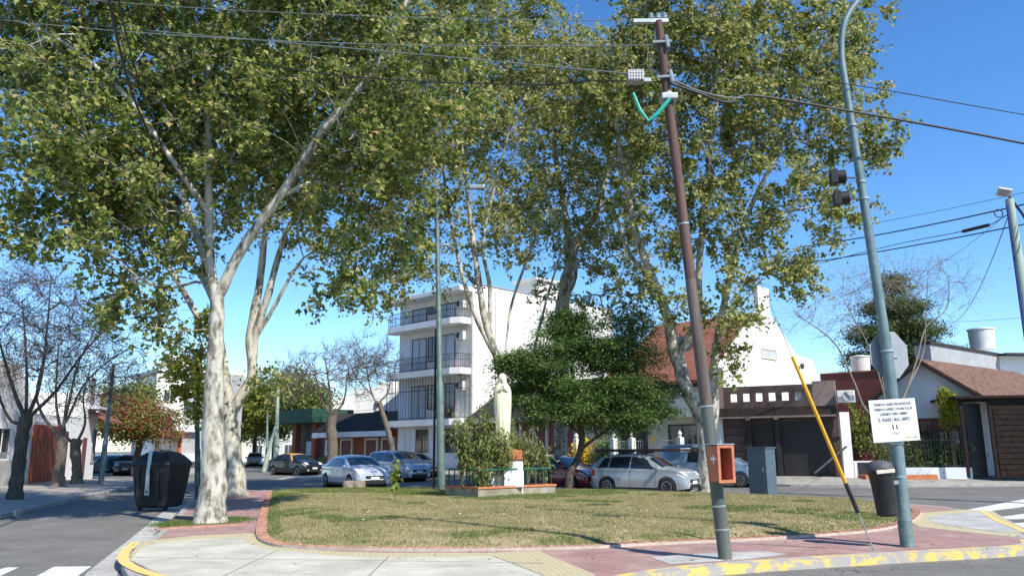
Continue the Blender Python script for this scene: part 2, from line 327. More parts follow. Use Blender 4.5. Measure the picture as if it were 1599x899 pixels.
# ------------------------------------------------------------------ ground, roads, pavements
def struct(name, mb, mat, **k): return tag(mb.build(name, mat, **k), kind='structure')
struct('ground', MB().sheet([(-1500,-800),(1500,-800),(1500,2500),(-1500,2500)], -.14), 'ground')
struct('road', MB().sheet([(-120,-60),(120,-60),(120,170),(-120,170)], -.12), 'asphalt')
def kerbed(name, poly, kmat, topmat, h0=-.12, h1=0.0, kw=.16, rise=0, rw=4.0):
    """pavement: kerb ring + top"""
    n = len(poly); a = sum(poly[i][0]*poly[(i+1)%n][1]-poly[(i+1)%n][0]*poly[i][1] for i in range(n))
    if a < 0: poly = poly[::-1]
    def inset(p, d):
        out = []
        for i in range(len(p)):
            a, b, c = Vector(p[i-1]), Vector(p[i]), Vector(p[(i+1)%len(p)])
            e1 = (b-a).normalized(); e2 = (c-b).normalized(); n1 = Vector((-e1.y,e1.x)); n2 = Vector((-e2.y,e2.x))
            m = (n1+n2); m = m/max(m.length_squared,.6)*2; out.append(tuple(b+m*d))
        return out
    q = inset(poly, kw); n = len(poly)
    struct('kerb', MB().add([(*p,h0-.05) for p in poly]+[(*p,h1-.012) for p in poly]+[(*Vector(p).lerp(Vector(r),.1),h1) for p, r in zip(poly,q)]+[(*p,h1) for p in q],
        [(k*n+i,k*n+(i+1)%n,(k+1)*n+(i+1)%n,(k+1)*n+i) for k in range(3) for i in range(n)]), kmat, fix=False)
    if rise:
        r = inset(poly, rw)
        struct(name, MB().add([(*p,h1) for p in q]+[(*p,h1+rise) for p in r], [(i,(i+1)%n,n+(i+1)%n,n+i) for i in range(n)]+[tuple(range(n,2*n))]), topmat, fix=False)
    else:
        struct(name, MB().sheet(q, h1), topmat)
    return q
island = [(-5.7,12.0),(-6.3,13.6),(-7.25,16.8),(-8.8,21.4),(-10.5,26.2),(-12,31),(-12,32.6),(-11,33.3),(-8.5,33),(-2.5,32.5),(2.6,31),(6.9,28.2),(10.6,24.6),(11.5,22),(11.36,19.8),
          (10.2,17.2),(9.25,14.8),(8.9,14.0),(8.19,13.2),(5.6,12.4),(2.97,11.5),(1.9,10.85),(1.2,10.2),(.6,9.2),(-.5,8.4),(-2,8.3),(-3.6,9.3),(-4.9,10.6)]
kerbed('paving', island, 'kerb', 'pink')
FB = [(60,35.6),(30,34.9),(22,34.3),(15,34.2),(12,35.2),(-5,51.2),(-15.5,60),(-18.2,63.5),(-33,112),(60,112)]
kerbed('far_pavement', FB, 'kerb', 'pave', rise=.2, rw=3.2)
LB = [(-5.5,-6),(-10.5,12),(-13.5,21.6),(-17.4,36),(-19,42),(-20.5,45.5),(-24,47.5),(-70,52),(-70,-6)]
kerbed('left_pavement', LB, 'kerb', 'pave', rise=.08, rw=3)
LB2 = [(-23.6,62),(-25,60),(-29,58.5),(-90,62),(-90,130),(-47,130)]
kerbed('left_far_pavement', LB2, 'kerb', 'pave', rise=.08, rw=3)
# yellow worn kerb at the front and painted corner lines
def ribbon(pts, w, z0, z1):
    pts = [Vector((p[0],p[1])) for p in pts]; L = []; Rr = []
    for i, p in enumerate(pts):
        d = (pts[min(i+1,len(pts)-1)]-pts[max(i-1,0)]).normalized(); nn = Vector((-d.y,d.x))
        L.append(p+nn*w/2); Rr.append(p-nn*w/2)
    m = MB(); n = len(pts)
    m.add([(*p,z0) for p in L]+[(*p,z0) for p in Rr]+[(*p,z1) for p in L]+[(*p,z1) for p in Rr],
          [f for i in range(n-1) for f in ((2*n+i,3*n+i,3*n+i+1,2*n+i+1),(i,2*n+i,2*n+i+1,i+1),(n+i,n+i+1,3*n+i+1,3*n+i))]+[(0,n,3*n,2*n),(n-1,3*n-1,4*n-1,2*n-1)])
    return m
ky = smoothline([(1.15,10.25),(1.88,10.9),(2.97,11.56),(5.58,12.46),(8.15,13.27),(8.82,14.05)], 8)
struct('kerb_paint', ribbon(ky, .3, -.13, .006), 'yellowkerb')
z = lambda uv: G(*uv)
tanL = [G(*p) for p in [(196,857),(222,836),(300,829),(385,826),(398,830),(412,843),(440,850),(520,857),(600,860),(760,862),(835,860),(925,899)]]+[(.3,9.1),(-.5,8.75),(-2,8.65),(-3.4,9.55),(-4.7,10.85)]
struct('tactile_paving', MB().sheet(tanL, .004), 'tan')
conL = [G(*p) for p in [(197,866),(214,849),(240,839),(310,834),(372,834),(384,844),(410,851),(520,864),(600,868),(765,868),(842,899)]]+[(-.1,9.3),(-.6,8.9),(-2,8.8),(-3.4,9.65),(-4.6,10.85)]
struct('concrete_paving', MB().sheet(conL, .008), 'concrete')
for q_ in (((430,853),(330,899)), ((600,868),(560,905)), ((765,868),(842,899)), ((205,862),(842,880))):
    a_, b__ = G(*q_[0]), G(*q_[1]); struct('concrete_joint', ribbon([a_, b__], .018, .0085, .0105), 'joint')
yl = smoothline([G(*p) for p in [(207,838),(190,853),(188,868),(215,884),(262,897)]]+[(-3.6,9.62)], 6)
struct('corner_line', ribbon(yl, .16, .009, .013), 'yellow')
tanR = [G(*p) for p in [(1412,820),(1425,810),(1500,805),(1545,808),(1597,838),(1578,849),(1500,840),(1430,831)]]
struct('tactile_paving', MB().sheet(tanR, .004), 'tan')
slR = [G(*p) for p in [(1444,817),(1470,812),(1530,808),(1592,842),(1560,842),(1470,829),(1450,824)]]
struct('ramp_paving', MB().sheet(slR, .008), 'slab')
struct('corner_line', ribbon([G(*p) for p in [(1528,808),(1552,823),(1599,843)]], .13, .009, .013), 'yellow')
struct('mortar_patch', MB().sheet([G(*p) for p in [(1010,872),(1120,866),(1190,866),(1225,871),(1160,878),(1040,884)]], .004), 'slab')
# crossings
def stripes(pxs, z=-.116):
    for q in pxs: struct('crossing_stripe', MB().sheet([G(*p, -.116) for p in q], z), 'whitepaint')
stripes([[(1500,806),(1599,789),(1660,789),(1620,799),(1528,809)], [(1556,817),(1599,812),(1680,812),(1680,819),(1572,821)], [(1578,827),(1680,823),(1680,831),(1592,834)],
         [(-60,889),(5,874),(24,874),(-10,889)], [(30,899),(78,874),(137,874),(100,899)], [(425,743),(445,739.5),(500,739),(500,740.3),(447,741)]])
struct('gutter', ribbon([(-5.2,10.2),(-6.0,12.1),(-7.6,16.9),(-9.15,21.4),(-10.8,26.2)], .42, -.121, -.114), 'slab')

# lawn mound
lawn_out = smoothline([G(*p) for p in [(420,763),(414,790),(410,815),(411,831),(424,842),(462,849),(600,855),(760,857),(900,856),(1000,852),(1130,848),(1250,843),(1345,836),(1396,826)]]+
    [(9.0,18.6),(10.0,20.6),(10.0,22.4),(9.4,24.3),(6.5,27),(2.4,29.8),(-2.5,31.3),(-7,31.7),(-9.3,31.3)], 5)
lawn_out = [tuple(p) for p in lawn_out]
lc = np.mean(np.array(lawn_out), axis=0)
LP = np.array(lawn_out)
def edge_dist(P):
    A = LP; B = np.roll(LP, -1, axis=0); d = np.full(len(P), 1e9)
    for a, b in zip(A, B):
        ab = b-a; t = np.clip(((P-a)@ab)/max(ab@ab,1e-9), 0, 1); d = np.minimum(d, np.linalg.norm(P-(a+t[:,None]*ab), axis=1))
    return d
def inside(P):
    c = np.zeros(len(P), bool); A = LP; B = np.roll(LP, -1, axis=0)
    for a, b in zip(A, B):
        k = ((a[1] > P[:,1]) != (b[1] > P[:,1])) & (P[:,0] < (b[0]-a[0])*(P[:,1]-a[1])/(b[1]-a[1]+1e-12)+a[0]); c ^= k
    return c
def hash2(P, s): return np.sin(P[:,0]*s+1.3)*np.cos(P[:,1]*s*.9+.4)
def lawn_z(P, d): return .03+.13*(1-np.exp(-d/.35))+.02*hash2(P, 1.1)*np.minimum(d,1)
rings = []; nL = len(LP)
fr = [1, .985, .965, .94, .9, .84, .76, .66, .54, .4, .25, .1]
V = []; 
for f in fr: V.append(lc+(LP-lc)*f)
V = np.concatenate(V+[lc[None]]); d = edge_dist(V); d[:nL] = 0
VZ = np.column_stack([V, lawn_z(V, d)])
fq = np.array([(k*nL+i, k*nL+(i+1)%nL, (k+1)*nL+(i+1)%nL, (k+1)*nL+i) for k in range(len(fr)-1) for i in range(nL)])
ft = np.array([((len(fr)-1)*nL+i, (len(fr)-1)*nL+(i+1)%nL, len(V)-1) for i in range(nL)])
M['lawn'] = pmat('lawn', (.15,.15,.05), (.36,.28,.17), .9, .95, .8, coord='World', bscale=40, lo=.38, hi=.62, c3=(.27,.23,.11))
o = npmesh('lawn', VZ, [fq, ft], 'lawn', smooth=True); tag(o, kind='structure')
def blades(P, zz, h, w, name, mat, label):
    n = len(P); a = rng.uniform(0, 2*np.pi, n); hh = h*rng.uniform(.5, 1.3, n); ww = w*rng.uniform(.6,1.3,n)
    dx, dy = np.cos(a)*ww, np.sin(a)*ww; lx, ly = rng.normal(0, .5, n)*hh, rng.normal(0, .5, n)*hh
    V = np.empty((n,3,3)); V[:,0] = np.column_stack([P[:,0]-dx, P[:,1]-dy, zz]); V[:,1] = np.column_stack([P[:,0]+dx, P[:,1]+dy, zz]); V[:,2] = np.column_stack([P[:,0]+lx, P[:,1]+ly, zz+hh])
    return tag(npmesh(name, V.reshape(-1,3), [np.arange(n*3).reshape(-1,3)], mat), label, 'grass', kind='stuff')
P = rng.uniform((-9.6,13), (10.3,32), (420000,2)); P = P[inside(P)]; P = P[rng.random(len(P)) < np.clip(1.5-(P[:,1]-13)/22, .25, 1)]; bare = .5+.3*hash2(P,2.3)+.3*hash2(P[:,::-1],4.9)+.25*hash2(P,9.7); P = P[(bare > .12) | (rng.random(len(P)) < .25)]
dd = edge_dist(P)
nz = .5+.25*hash2(P,.55)+.25*hash2(P[:,::-1],1.3)+.15*hash2(P,3.7)
green = ((nz > .74) | ((dd < .28) & (rng.random(len(P)) < .75)) | ((P[:,1] > 24) & (nz+ (P[:,1]-24)*.05 > .6))) & (rng.random(len(P)) < .8)
blades(P[~green], lawn_z(P[~green], dd[~green])-.005, .04, .006, 'dry_grass', 'grassblade', 'short dry straw coloured grass covering the plaza lawn')
blades(P[green], lawn_z(P[green], dd[green])-.005, .055, .007, 'green_grass', 'grassgreen', 'greener grass along the lawn edge and at its back')
def offset_line(pts, d):
    out = []
    for i in range(len(pts)):
        a = np.array(pts[max(i-1,0)]); b = np.array(pts[min(i+1,len(pts)-1)]); t = (b-a)/np.linalg.norm(b-a); out.append(np.array(pts[i])+np.array((t[1],-t[0]))*d)
    return out
edge = [p for p in lawn_out[:5*13+12]]
oe = offset_line(edge, -.08)
if np.linalg.norm(oe[30]-lc) < np.linalg.norm(np.array(edge[30])-lc): oe = offset_line(edge, .08)
# brick edging laid brick by brick as one border
eb = MB(); acc = 0; L = []
for i in range(len(oe)-1):
    a, b = oe[i], oe[i+1]; L.append((a, b, np.linalg.norm(b-a)))
step = .11; pos = 0
for a, b, l in L:
    dn = (b-a)/max(l,1e-6); nn = np.array((-dn[1], dn[0]))
    while pos < l:
        c = a+dn*pos; h = .055+random.uniform(-.008,.008)
        fr_ = lambda u, w, hh: (c[0]+dn[0]*u+nn[0]*w, c[1]+dn[1]*u+nn[1]*w, hh)
        eb.box(-.038, .038, -.1+random.uniform(-.008,.008), .09, -.01, h, fr_)
        pos += step
    pos -= l
struct('brick_edging', eb, 'edgebrick', fix=False)
M['mortar'] = pmat('mortar', (.40,.33,.27), (.48,.42,.36), 8, .9)
struct('edging_mortar', ribbon(oe, .22, -.002, .045), 'mortar')
tagp = [(u, v) for u, v in [(1130,851)]]
# second line of edging towards the tree on the left (tree pit)
pit = [G(*p) for p in [(238,818),(290,815),(372,812),(374,800),(270,798)]]
struct('tree_pit', MB().sheet(pit, .006), pmat('soil', (.10,.085,.05), (.16,.14,.07), 6, .95, .6))
struct('pit_edging', ribbon([G(*p) for p in [(238,819),(290,816),(374,813)]], .1, 0, .03), 'edgebrick')
for cx, cy, n, r, nm in [(*G(268,811), 1700, .22, 'tree_pit_grass'), (*G(356,806), 1700, .2, 'tree_pit_grass')]:
    q = np.column_stack([cx+rng.normal(0,r,n), cy+rng.normal(0,.28,n)]); blades(q, np.full(n,.0), .07, .008, nm, 'grassgreen', 'green grass tuft in the tree pit '+('left of' if cx < -7.2 else 'right of')+' the pale trunk')

# ------------------------------------------------------------------ trees
def tubes_np(A, B, ra, rb, n):
    A = np.asarray(A); B = np.asarray(B); d = B-A; L = np.linalg.norm(d, axis=1, keepdims=True); d = d/np.maximum(L,1e-6)
    ref = np.where(np.abs(d[:,2:3]) > .9, np.array([[1.,0,0]]), np.array([[0,0,1.]]))
    a = np.cross(d, ref); a /= np.linalg.norm(a, axis=1, keepdims=True); b = np.cross(d, a)
    V = np.empty((len(A), 2*n, 3))
    for k in range(n):
        t = 2*math.pi*k/n; o = a*math.cos(t)+b*math.sin(t)
        V[:,k] = A+o*ra[:,None]; V[:,n+k] = B+o*rb[:,None]
    base = (np.arange(len(A))*2*n)[:,None]
    F_ = np.concatenate([base+np.array([[k,(k+1)%n,n+(k+1)%n,n+k]]) for k in range(n)])
    return V.reshape(-1,3), F_
def leaves_np(P, size, kind='plane', up=.35, droop=0., elong=None):
    n = len(P); 
    N = rng.normal(0, 1, (n,3)); N[:,2] += up*2.2; N += np.array([sv.x, sv.y, sv.z])*.35; N /= np.linalg.norm(N, axis=1, keepdims=True)
    T = rng.normal(0, 1, (n,3)); T[:,2] -= droop; T -= N*(T*N).sum(1, keepdims=True); T /= np.linalg.norm(T, axis=1, keepdims=True)
    S = np.cross(N, T); s = (size*(.45+1.0*rng.beta(2.2,2.2,n)))[:,None]
    if kind == 'plane':
        loc = [(0,0,0),(-.55,.3,.10),(-.3,.55,.04),(0,1.05,-.12),(.3,.55,.04),(.55,.3,.10)]
        fs = [(0,3,2,1),(0,5,4,3)]
    elif kind == 'spray':
        e = elong or .22; loc = [(0,0,0),(-e,.45,.03),(0,1,-.1),(e,.45,.03)]; fs = [(0,1,2,3)]
    else:
        loc = [(0,0,0),(-.38,.5,.08),(0,1,-.08),(.38,.5,.08)]; fs = [(0,3,2),(0,2,1)]
    m = len(loc); V = np.empty((n, m, 3))
    for i, (x, y, z_) in enumerate(loc): V[:,i] = P+(S*x+T*y+N*z_)*s
    base = (np.arange(n)*m)[:,None]
    return V.reshape(-1,3), np.concatenate([base+np.array([f]) for f in fs])

def sample_ell(ells, n):
    """ells: (centre, radii, weight)"""
    w = np.array([e[2] if len(e) > 2 else e[1][0]*e[1][1]*e[1][2] for e in ells]); w = w/w.sum(); out = []
    for e, k in zip(ells, (w*n).astype(int)+1):
        q = rng.normal(0, 1, (k,3)); q /= np.linalg.norm(q, axis=1, keepdims=True); q *= (rng.random((k,1)))**.42
        out.append(np.array(e[0])+q*np.array(e[1]))
    return np.concatenate(out)

def tree(name, label, cat, base, limbs, ells, ntargets, nleaf, leafmat_, barkmat, leaf=.12, sig=.42, kind='plane', group=None, tip=.008, flat=1., twigs=0, droop=.3,
         start=.0, crownname='crown', expo=.42, jitter=.18, up=.35, avoid=None, elong=None, spread_inner=True, clump=1.0):
    root = thing(name, label, cat, (base[0], base[1], base[2] if len(base) > 2 else 0), group)
    off = root.location
    V = []; Fq = []; nb = 0
    nodes = []; par = []; rad = []
    for limb in limbs:
        pts = smoothline(limb, 5)                       # x y z r
        lastring = None; mb = MB()
        rr = [p[3]*(1+.06*math.sin(i*1.7+limb[0][0])) for i, p in enumerate(pts)]
        mb.tube([tuple(p[:3]) for p in pts], rr, 12 if limb[0][3] > .08 else 7)
        vv = np.array([tuple(v) for v in mb.V]); 
        k = 12 if limb[0][3] > .08 else 7
        vv += rng.normal(0, 1, vv.shape)*0.04*np.repeat(np.array(rr), k)[:,None]
        V.append(vv); fl = np.array([f for f in mb.F if len(f) == 4]); Fq.append(fl+nb); nb += len(vv)
        st = int(len(pts)*start)
        s0 = len(nodes)
        for i, p in enumerate(pts):
            nodes.append(p[:3]); par.append(-2 if i == 0 else len(nodes)-2); rad.append(p[3])
    nlimb = len(nodes)
    ok_attach = np.array([1 if (n_[2] > min(e[0][2]-e[1][2]*1.3 for e in ells)-2.5) else 0 for n_ in nodes])
    T = sample_ell(ells, ntargets)
    if avoid is not None: T = T[~avoid(T)]
    N = np.zeros((nlimb+len(T)*26+10, 3)); N[:nlimb] = nodes; cnt = nlimb
    pen = np.full(len(N), 1e9); pen[:nlimb] = np.where(ok_attach, 0, 1e3)
    dist0 = np.array([np.sqrt(((N[:nlimb]-t)**2).sum(1)+ (1-ok_attach)*1e6).min() for t in T])
    order = np.argsort(dist0); tips = []
    parent = list(par)
    for ti in order:
        t = T[ti]; dv = t-N[:cnt]; dd_ = np.sqrt((dv**2).sum(1))
        cost = dd_*(1+.5*np.clip(-dv[:,2]/np.maximum(dd_,.01),0,1)) + pen[:cnt]
        j = int(np.argmin(cost)); L = dd_[j]
        k = max(1, min(24, int(L/.45))); p0 = N[j].copy(); prev = j
        bow = rng.normal(0, jitter, 3)*L*.4; bow[2] += .10*L
        for q in range(1, k+1):
            f = q/k; pt = p0+(t-p0)*f+bow*math.sin(math.pi*f)*.5+(rng.normal(0,.035,3) if q < k else 0)
            N[cnt] = pt; parent.append(prev); pen[cnt] = .0; prev = cnt; cnt += 1
        tips.append(prev)
    N = N[:cnt]; parent = np.array(parent); w = np.zeros(cnt); w[tips] += 1
    for i in range(cnt-1, nlimb-1, -1): w[parent[i]] += w[i]
    r = tip*np.maximum(w, 1)**expo; idx = np.arange(nlimb, cnt); pi_ = parent[idx]
    rp = np.where(pi_ < nlimb, np.minimum(r[idx]*1.25, np.concatenate([np.array(rad), np.zeros(cnt-nlimb)])[pi_]), r[pi_]); rp = np.minimum(rp, r[idx]*1.8)
    big = r[idx] > .025
    for msk, ns in ((big, 6), (~big, 3)):
        if msk.any():
            v, f = tubes_np(N[pi_[msk]], N[idx[msk]], rp[msk], r[idx[msk]], ns); V.append(v); Fq.append(f+nb); nb += len(v)
    tp = N[tips]
    if twigs:                                            # fine twigs fan out from every tip
        k = twigs; A = np.repeat(N[tips], k, axis=0); dirn = np.repeat(N[tips]-N[parent[tips]], k, axis=0); dirn /= np.maximum(np.linalg.norm(dirn, axis=1, keepdims=True),1e-3)
        dirn = dirn+rng.normal(0,.55,A.shape); dirn[:,2] += .15; dirn /= np.linalg.norm(dirn, axis=1, keepdims=True)
        ll = rng.uniform(.35, 1., (len(A),1)); B = A+dirn*ll
        v, f = tubes_np(A, B, np.full(len(A), tip*.8), np.full(len(A), tip*.35), 3); V.append(v); Fq.append(f+nb); nb += len(v)
        A2 = A+dirn*ll*rng.uniform(.3,.8,(len(A),1)); d2 = dirn+rng.normal(0,.6,A.shape); d2 /= np.linalg.norm(d2, axis=1, keepdims=True); B2 = A2+d2*ll*.6
        v, f = tubes_np(A2, B2, np.full(len(A), tip*.5), np.full(len(A), tip*.3), 3); V.append(v); Fq.append(f+nb); nb += len(v)
        tp = np.concatenate([tp, B, B2])
    npmesh('trunk', np.concatenate(V), Fq, barkmat, root, smooth=True, off=off)
    if nleaf and kind == 'plane':
        # fine twigs fan out from every tip and carry the leaves
        k = 6; T0 = np.repeat(N[tips], k, axis=0); wgt = np.repeat(rng.uniform(.2, 1.8, len(tips))**1.2, k)
        dirn = np.repeat(N[tips]-N[parent[tips]], k, axis=0); dirn /= np.maximum(np.linalg.norm(dirn, axis=1, keepdims=True),1e-3)
        dirn = dirn*.7+rng.normal(0,.75,T0.shape); dirn[:,2] -= .12; dirn /= np.linalg.norm(dirn, axis=1, keepdims=True)
        ll = rng.uniform(.35, 1.15, (len(T0),1))*sig*1.9; B = T0+dirn*ll; B[:,2] -= .12*ll[:,0]
        v, f = tubes_np(T0, B, np.full(len(T0), tip*.55), np.full(len(T0), tip*.3), 3); npmesh('twigs', v, [f], barkmat, root, off=off)
        pr = wgt*ll[:,0]; pr /= pr.sum(); ci = rng.choice(len(T0), nleaf, p=pr); ff = rng.random((nleaf,1))**.8
        LPs = T0[ci]+(B[ci]-T0[ci])*ff+rng.normal(0, .075, (nleaf,3)); LPs[:,2] -= .05
        LN = np.array([nodes[i_] for i_ in range(nlimb) if rad[i_] > .075])
        if len(LN):                                     # thick limbs stay bare
            LN = np.concatenate([LN, (LN[1:]+LN[:-1])/2]); keep = np.ones(len(LPs), bool)
            for i_ in range(0, len(LN)):
                dv = LPs-LN[i_]; dv[:,1] *= np.where(dv[:,1] < 0, .25, .9); keep &= (dv**2).sum(1) > .30**2
            LPs = LPs[keep | (rng.random(len(LPs)) < .15)]
        v, f = leaves_np(LPs, leaf, kind, up, droop, elong); npmesh(crownname, v, [f], leafmat_, root, off=off)
    elif nleaf:
        cl = tp; sz = rng.uniform(.25, 1.9, len(cl))**clump; pr = sz/sz.sum(); ci = rng.choice(len(cl), nleaf, p=pr)
        o_ = rng.normal(0, 1, (nleaf,3)); 
        o_ *= (sig*(.6+.4*sz[ci]))[:,None]; o_[:,2] *= .7*flat; o_[:,2] -= .1*sig*np.abs(rng.normal(0,1,nleaf))*droop*3
        LPs = cl[ci]+o_
        if avoid is not None: LPs = LPs[~avoid(LPs)]
        LN = np.array([nodes[i_] for i_ in range(nlimb) if rad[i_] > .075])
        if len(LN) and kind == 'plane':                 # thick limbs stay bare
            LN = np.concatenate([LN, (LN[1:]+LN[:-1])/2])
            keep = np.ones(len(LPs), bool)
            for i_ in range(0, len(LN)):
                dv = LPs-LN[i_]; dv[:,1] *= np.where(dv[:,1] < 0, .25, .9); keep &= (dv**2).sum(1) > .30**2
            LPs = LPs[keep | (rng.random(len(LPs)) < .15)]
        v, f = leaves_np(LPs, leaf, kind, up, droop, elong); npmesh(crownname, v, [f], leafmat_, root, off=off)
    return root

def PL(path, dz=0):
    """(u, v, Y, r) pixel path to limb"""
    return [(*D(u, v, Y), r) for u, v, Y, r in path]
def E_(u, v, Y, r, w=None):
    c = D(u, v, Y); return (c, r) if w is None else (c, r, w)

PG = 'tall plane trees on the plaza'
# T1: the pale forked trunk at the left front
b = G(322,808)
tree('plane_tree', 'large plane tree with pale forked trunk at left front, its right limb reaching far up', 'tree', (*b,0),
  [[(b[0],b[1],-.1,.44),(b[0]+.0,b[1],.22,.345),(b[0]+.04,b[1],.9,.285)]+PL([(329,690,18.65,.262),(332,600,18.6,.215),(337,520,18.6,.175),(339,455,18.6,.165)]),
   PL([(338,460,18.6,.135),(329,400,18.6,.108),(328,300,18.5,.10),(330,200,18.5,.11),(328,90,18.5,.09),(335,-60,18.4,.07),(330,-200,18.4,.04)]),
   PL([(340,458,18.6,.13),(380,380,18.4,.12),(440,300,18.1,.112),(505,205,17.8,.11),(560,140,17.6,.10),(597,95,17.4,.08),(640,0,17.2,.05),(660,-120,17,.03)]),
   PL([(330,330,18.5,.08),(270,240,18,.07),(200,140,17.6,.06),(110,60,17.2,.05),(30,20,17,.03)]),
   PL([(338,440,18.6,.09),(290,330,19.3,.08),(210,300,19.9,.06),(130,290,20.4,.05)]),
   PL([(440,300,18.1,.07),(500,280,18.4,.055),(560,310,19,.04),(590,360,19.4,.025)])],
  [E_(150,130,18.3,(3.0,3,2.0)), E_(60,50,18.5,(2.2,2.5,1.5)), E_(300,120,18.6,(2.6,2.5,2.4)), E_(470,150,18.6,(3.0,2.6,2.6)), E_(640,90,17.8,(2.3,2.4,2.2)), E_(330,-60,18.2,(5.6,3.5,2.0)), E_(600,-60,17.6,(3.2,2.6,1.5)),
   E_(60,-60,17.5,(3.6,3,1.4)), E_(220,290,18.6,(2.6,2.2,1.5)), E_(110,310,18,(2.2,2,1.1)), E_(30,340,17,(1.0,1.3,.6),1.6), E_(170,385,17.4,(1.1,1.2,.7)), E_(90,220,17,(2.0,2,1.3)), E_(200,455,19,(.9,1,.7),1.6), E_(240,350,19.6,(1.8,1.5,1.3)), E_(180,260,19.6,(1.8,1.6,1.3)), E_(250,510,18.8,(.5,.5,.6),.8), E_(420,260,18.8,(1.8,1.6,1.3)), E_(560,290,19,(1.5,1.5,1.1),2.5), E_(540,410,19.3,(1.1,.9,1.1),2.2), E_(215,420,18.8,(1.25,1,.8)), E_(270,360,18.2,(1.0,1,1.1)), E_(610,240,18,(1.8,1.6,1.2),4), E_(620,395,20,(.8,.7,.9),1.2)],
  1600, 88000, 'leaf_plane2', 'bark_plane', leaf=.128, sig=.36, group=None, tip=.006)
# T2 behind it
b = G(362,768)
tree('plane_tree', 'plane tree with blotched trunk just behind the pale forked one, limbs splaying right', 'tree', (*b,0),
  [[(b[0],b[1],-.1,.5),(b[0],b[1],.3,.4)]+PL([(358,690,29,.31),(356,640,29,.26),(350,590,29,.18),(344,540,29,.16),(336,480,29,.14),(320,400,29,.12),(290,300,29,.13),(275,180,29,.1),(270,60,29,.06)]),
   PL([(358,640,29,.22),(372,615,29,.2),(392,580,29,.19),(390,520,29,.17),(405,440,29,.14),(420,330,28.6,.11),(450,200,28.6,.08),(470,80,28.6,.05)]),
   PL([(392,580,29,.15),(398,520,29,.14),(420,450,28.8,.13),(437,390,28.8,.11),(455,345,28.6,.09),(500,280,28.4,.07),(560,200,28,.05)]),
   PL([(400,520,29,.08),(430,470,28.8,.07),(455,425,28.6,.06),(475,398,28.5,.04)]),
   PL([(350,560,29,.13),(310,490,29,.12),(270,420,29,.10),(220,350,29,.08),(150,290,29,.05)]),
   PL([(340,480,29,.1),(300,400,30,.09),(240,330,31,.07)])],
  [E_(380,250,29,(3.9,3.5,3.2)), E_(470,300,28.5,(2.6,3,1.9)), E_(520,180,28,(3.2,3,3)), E_(410,80,29,(5.5,4,3.2)), 
   E_(265,470,28.2,(1.1,1.1,1.1)), E_(285,540,28.2,(.7,.7,.9),4), E_(420,590,28.6,(.8,.8,.5),3), E_(560,440,28.8,(1.1,1,.9),4), E_(520,370,28.5,(1.4,1.2,.8),5), E_(600,350,29,(1.3,1,1.0),5)],
  700, 31000, 'leaf_plane2', 'bark_plane', leaf=.145, sig=.42, tip=.009)
# yellowing shoots on T2's trunk: epicormic leaves as its own shrubby climber
tree('climbing_ivy', 'yellow green leafy climber against the left side of the pale forked trunk', 'climber', (G(300,775)[0], G(300,775)[1], 0),
  [PL([(300,775,27,.02),(302,660,27,.02),(300,600,27,.02),(290,540,27,.015)])], [E_(298,575,27,(.75,.5,1.3)), E_(315,500,26.6,(.5,.4,.9)), E_(300,640,27,(.4,.3,.5))], 50, 1500, 'leaf_yellow', 'bark_mid', leaf=.15, sig=.22, crownname='foliage')
# T3 behind the statue
b = G(812,762)
tree('plane_tree', 'plane tree rising behind the statue, slender stems leaning left past the white apartment side', 'tree', (*b,0),
  [[(b[0],b[1],-.1,.26),(b[0]-.1,b[1],.8,.20)]+PL([(800,690,31,0.180),(788,620,31,0.166),(775,560,31,0.158),(757,500,31,0.144),(748,440,31,0.122),(738,360,31,0.101),(730,280,31,0.079),(720,180,31,0.058),(715,60,31,0.036)]),
   PL([(772,555,31,0.108),(745,500,31,0.101),(725,440,31,0.086),(712,380,31,0.072),(700,310,31,0.058),(690,220,31,0.043)]),
   PL([(762,520,31,0.101),(765,450,31,0.086),(755,380,31,0.072),(775,290,31,0.058),(800,200,31,0.036)]),
   PL([(785,590,31,0.050),(790,530,31.5,0.043),(800,470,32,.06),(830,390,32,.05),(860,320,32,.03)]),
   PL([(820,620,33,.07),(830,560,33,.065),(850,480,33,.06),(875,400,33,.045)])],
  [E_(720,150,31,(4.6,3.5,3.6)), E_(640,250,30,(3.0,3,2.6)), E_(760,40,31,(4.6,3.5,2.4)), E_(660,365,30.5,(1.9,2,1.5)), E_(780,330,31,(2.6,2.5,2.2)), E_(610,430,30,(.7,.8,.9),3), E_(720,420,31,(1.6,1.4,.9)), E_(600,120,30,(2.6,2.5,2.6)), E_(650,300,30,(1.6,1.6,1.6))],
  820, 41000, 'leaf_plane', 'bark_plane', leaf=.14, sig=.42, tip=.009)
# T4
b = G(872,752)
tree('plane_tree', 'plane tree in the middle behind the dark conifers, thick stem splitting high up', 'tree', (*b,0),
  [[(b[0],b[1],-.1,.42),(b[0],b[1],1.5,.34)]+PL([(876,600,37,.33),(874,520,37,.32),(882,450,37,.3),(890,410,37,.24),(885,340,37,.16),(870,240,37,.12),(870,120,37,.07)]),
   PL([(888,420,37,.2),(905,375,37,.17),(935,330,36.5,.14),(955,240,36.5,.1),(960,120,36,.07)]),
   PL([(878,480,37,.12),(900,420,36,.1),(880,330,36,.07)])],
  [E_(890,200,36.5,(5.2,4,4.2)), E_(860,330,36,(3.6,3,2.6)), E_(930,110,36,(4,3.5,2.7)), E_(950,360,36,(3,2.6,2.4)), E_(900,450,36,(2.0,2,1.4)), E_(960,470,36,(1.8,1.8,1.8)), E_(820,90,36.5,(2.2,2.5,2.2))],
  760, 37000, 'leaf_plane', 'bark_plane', leaf=.15, sig=.46, tip=.010)
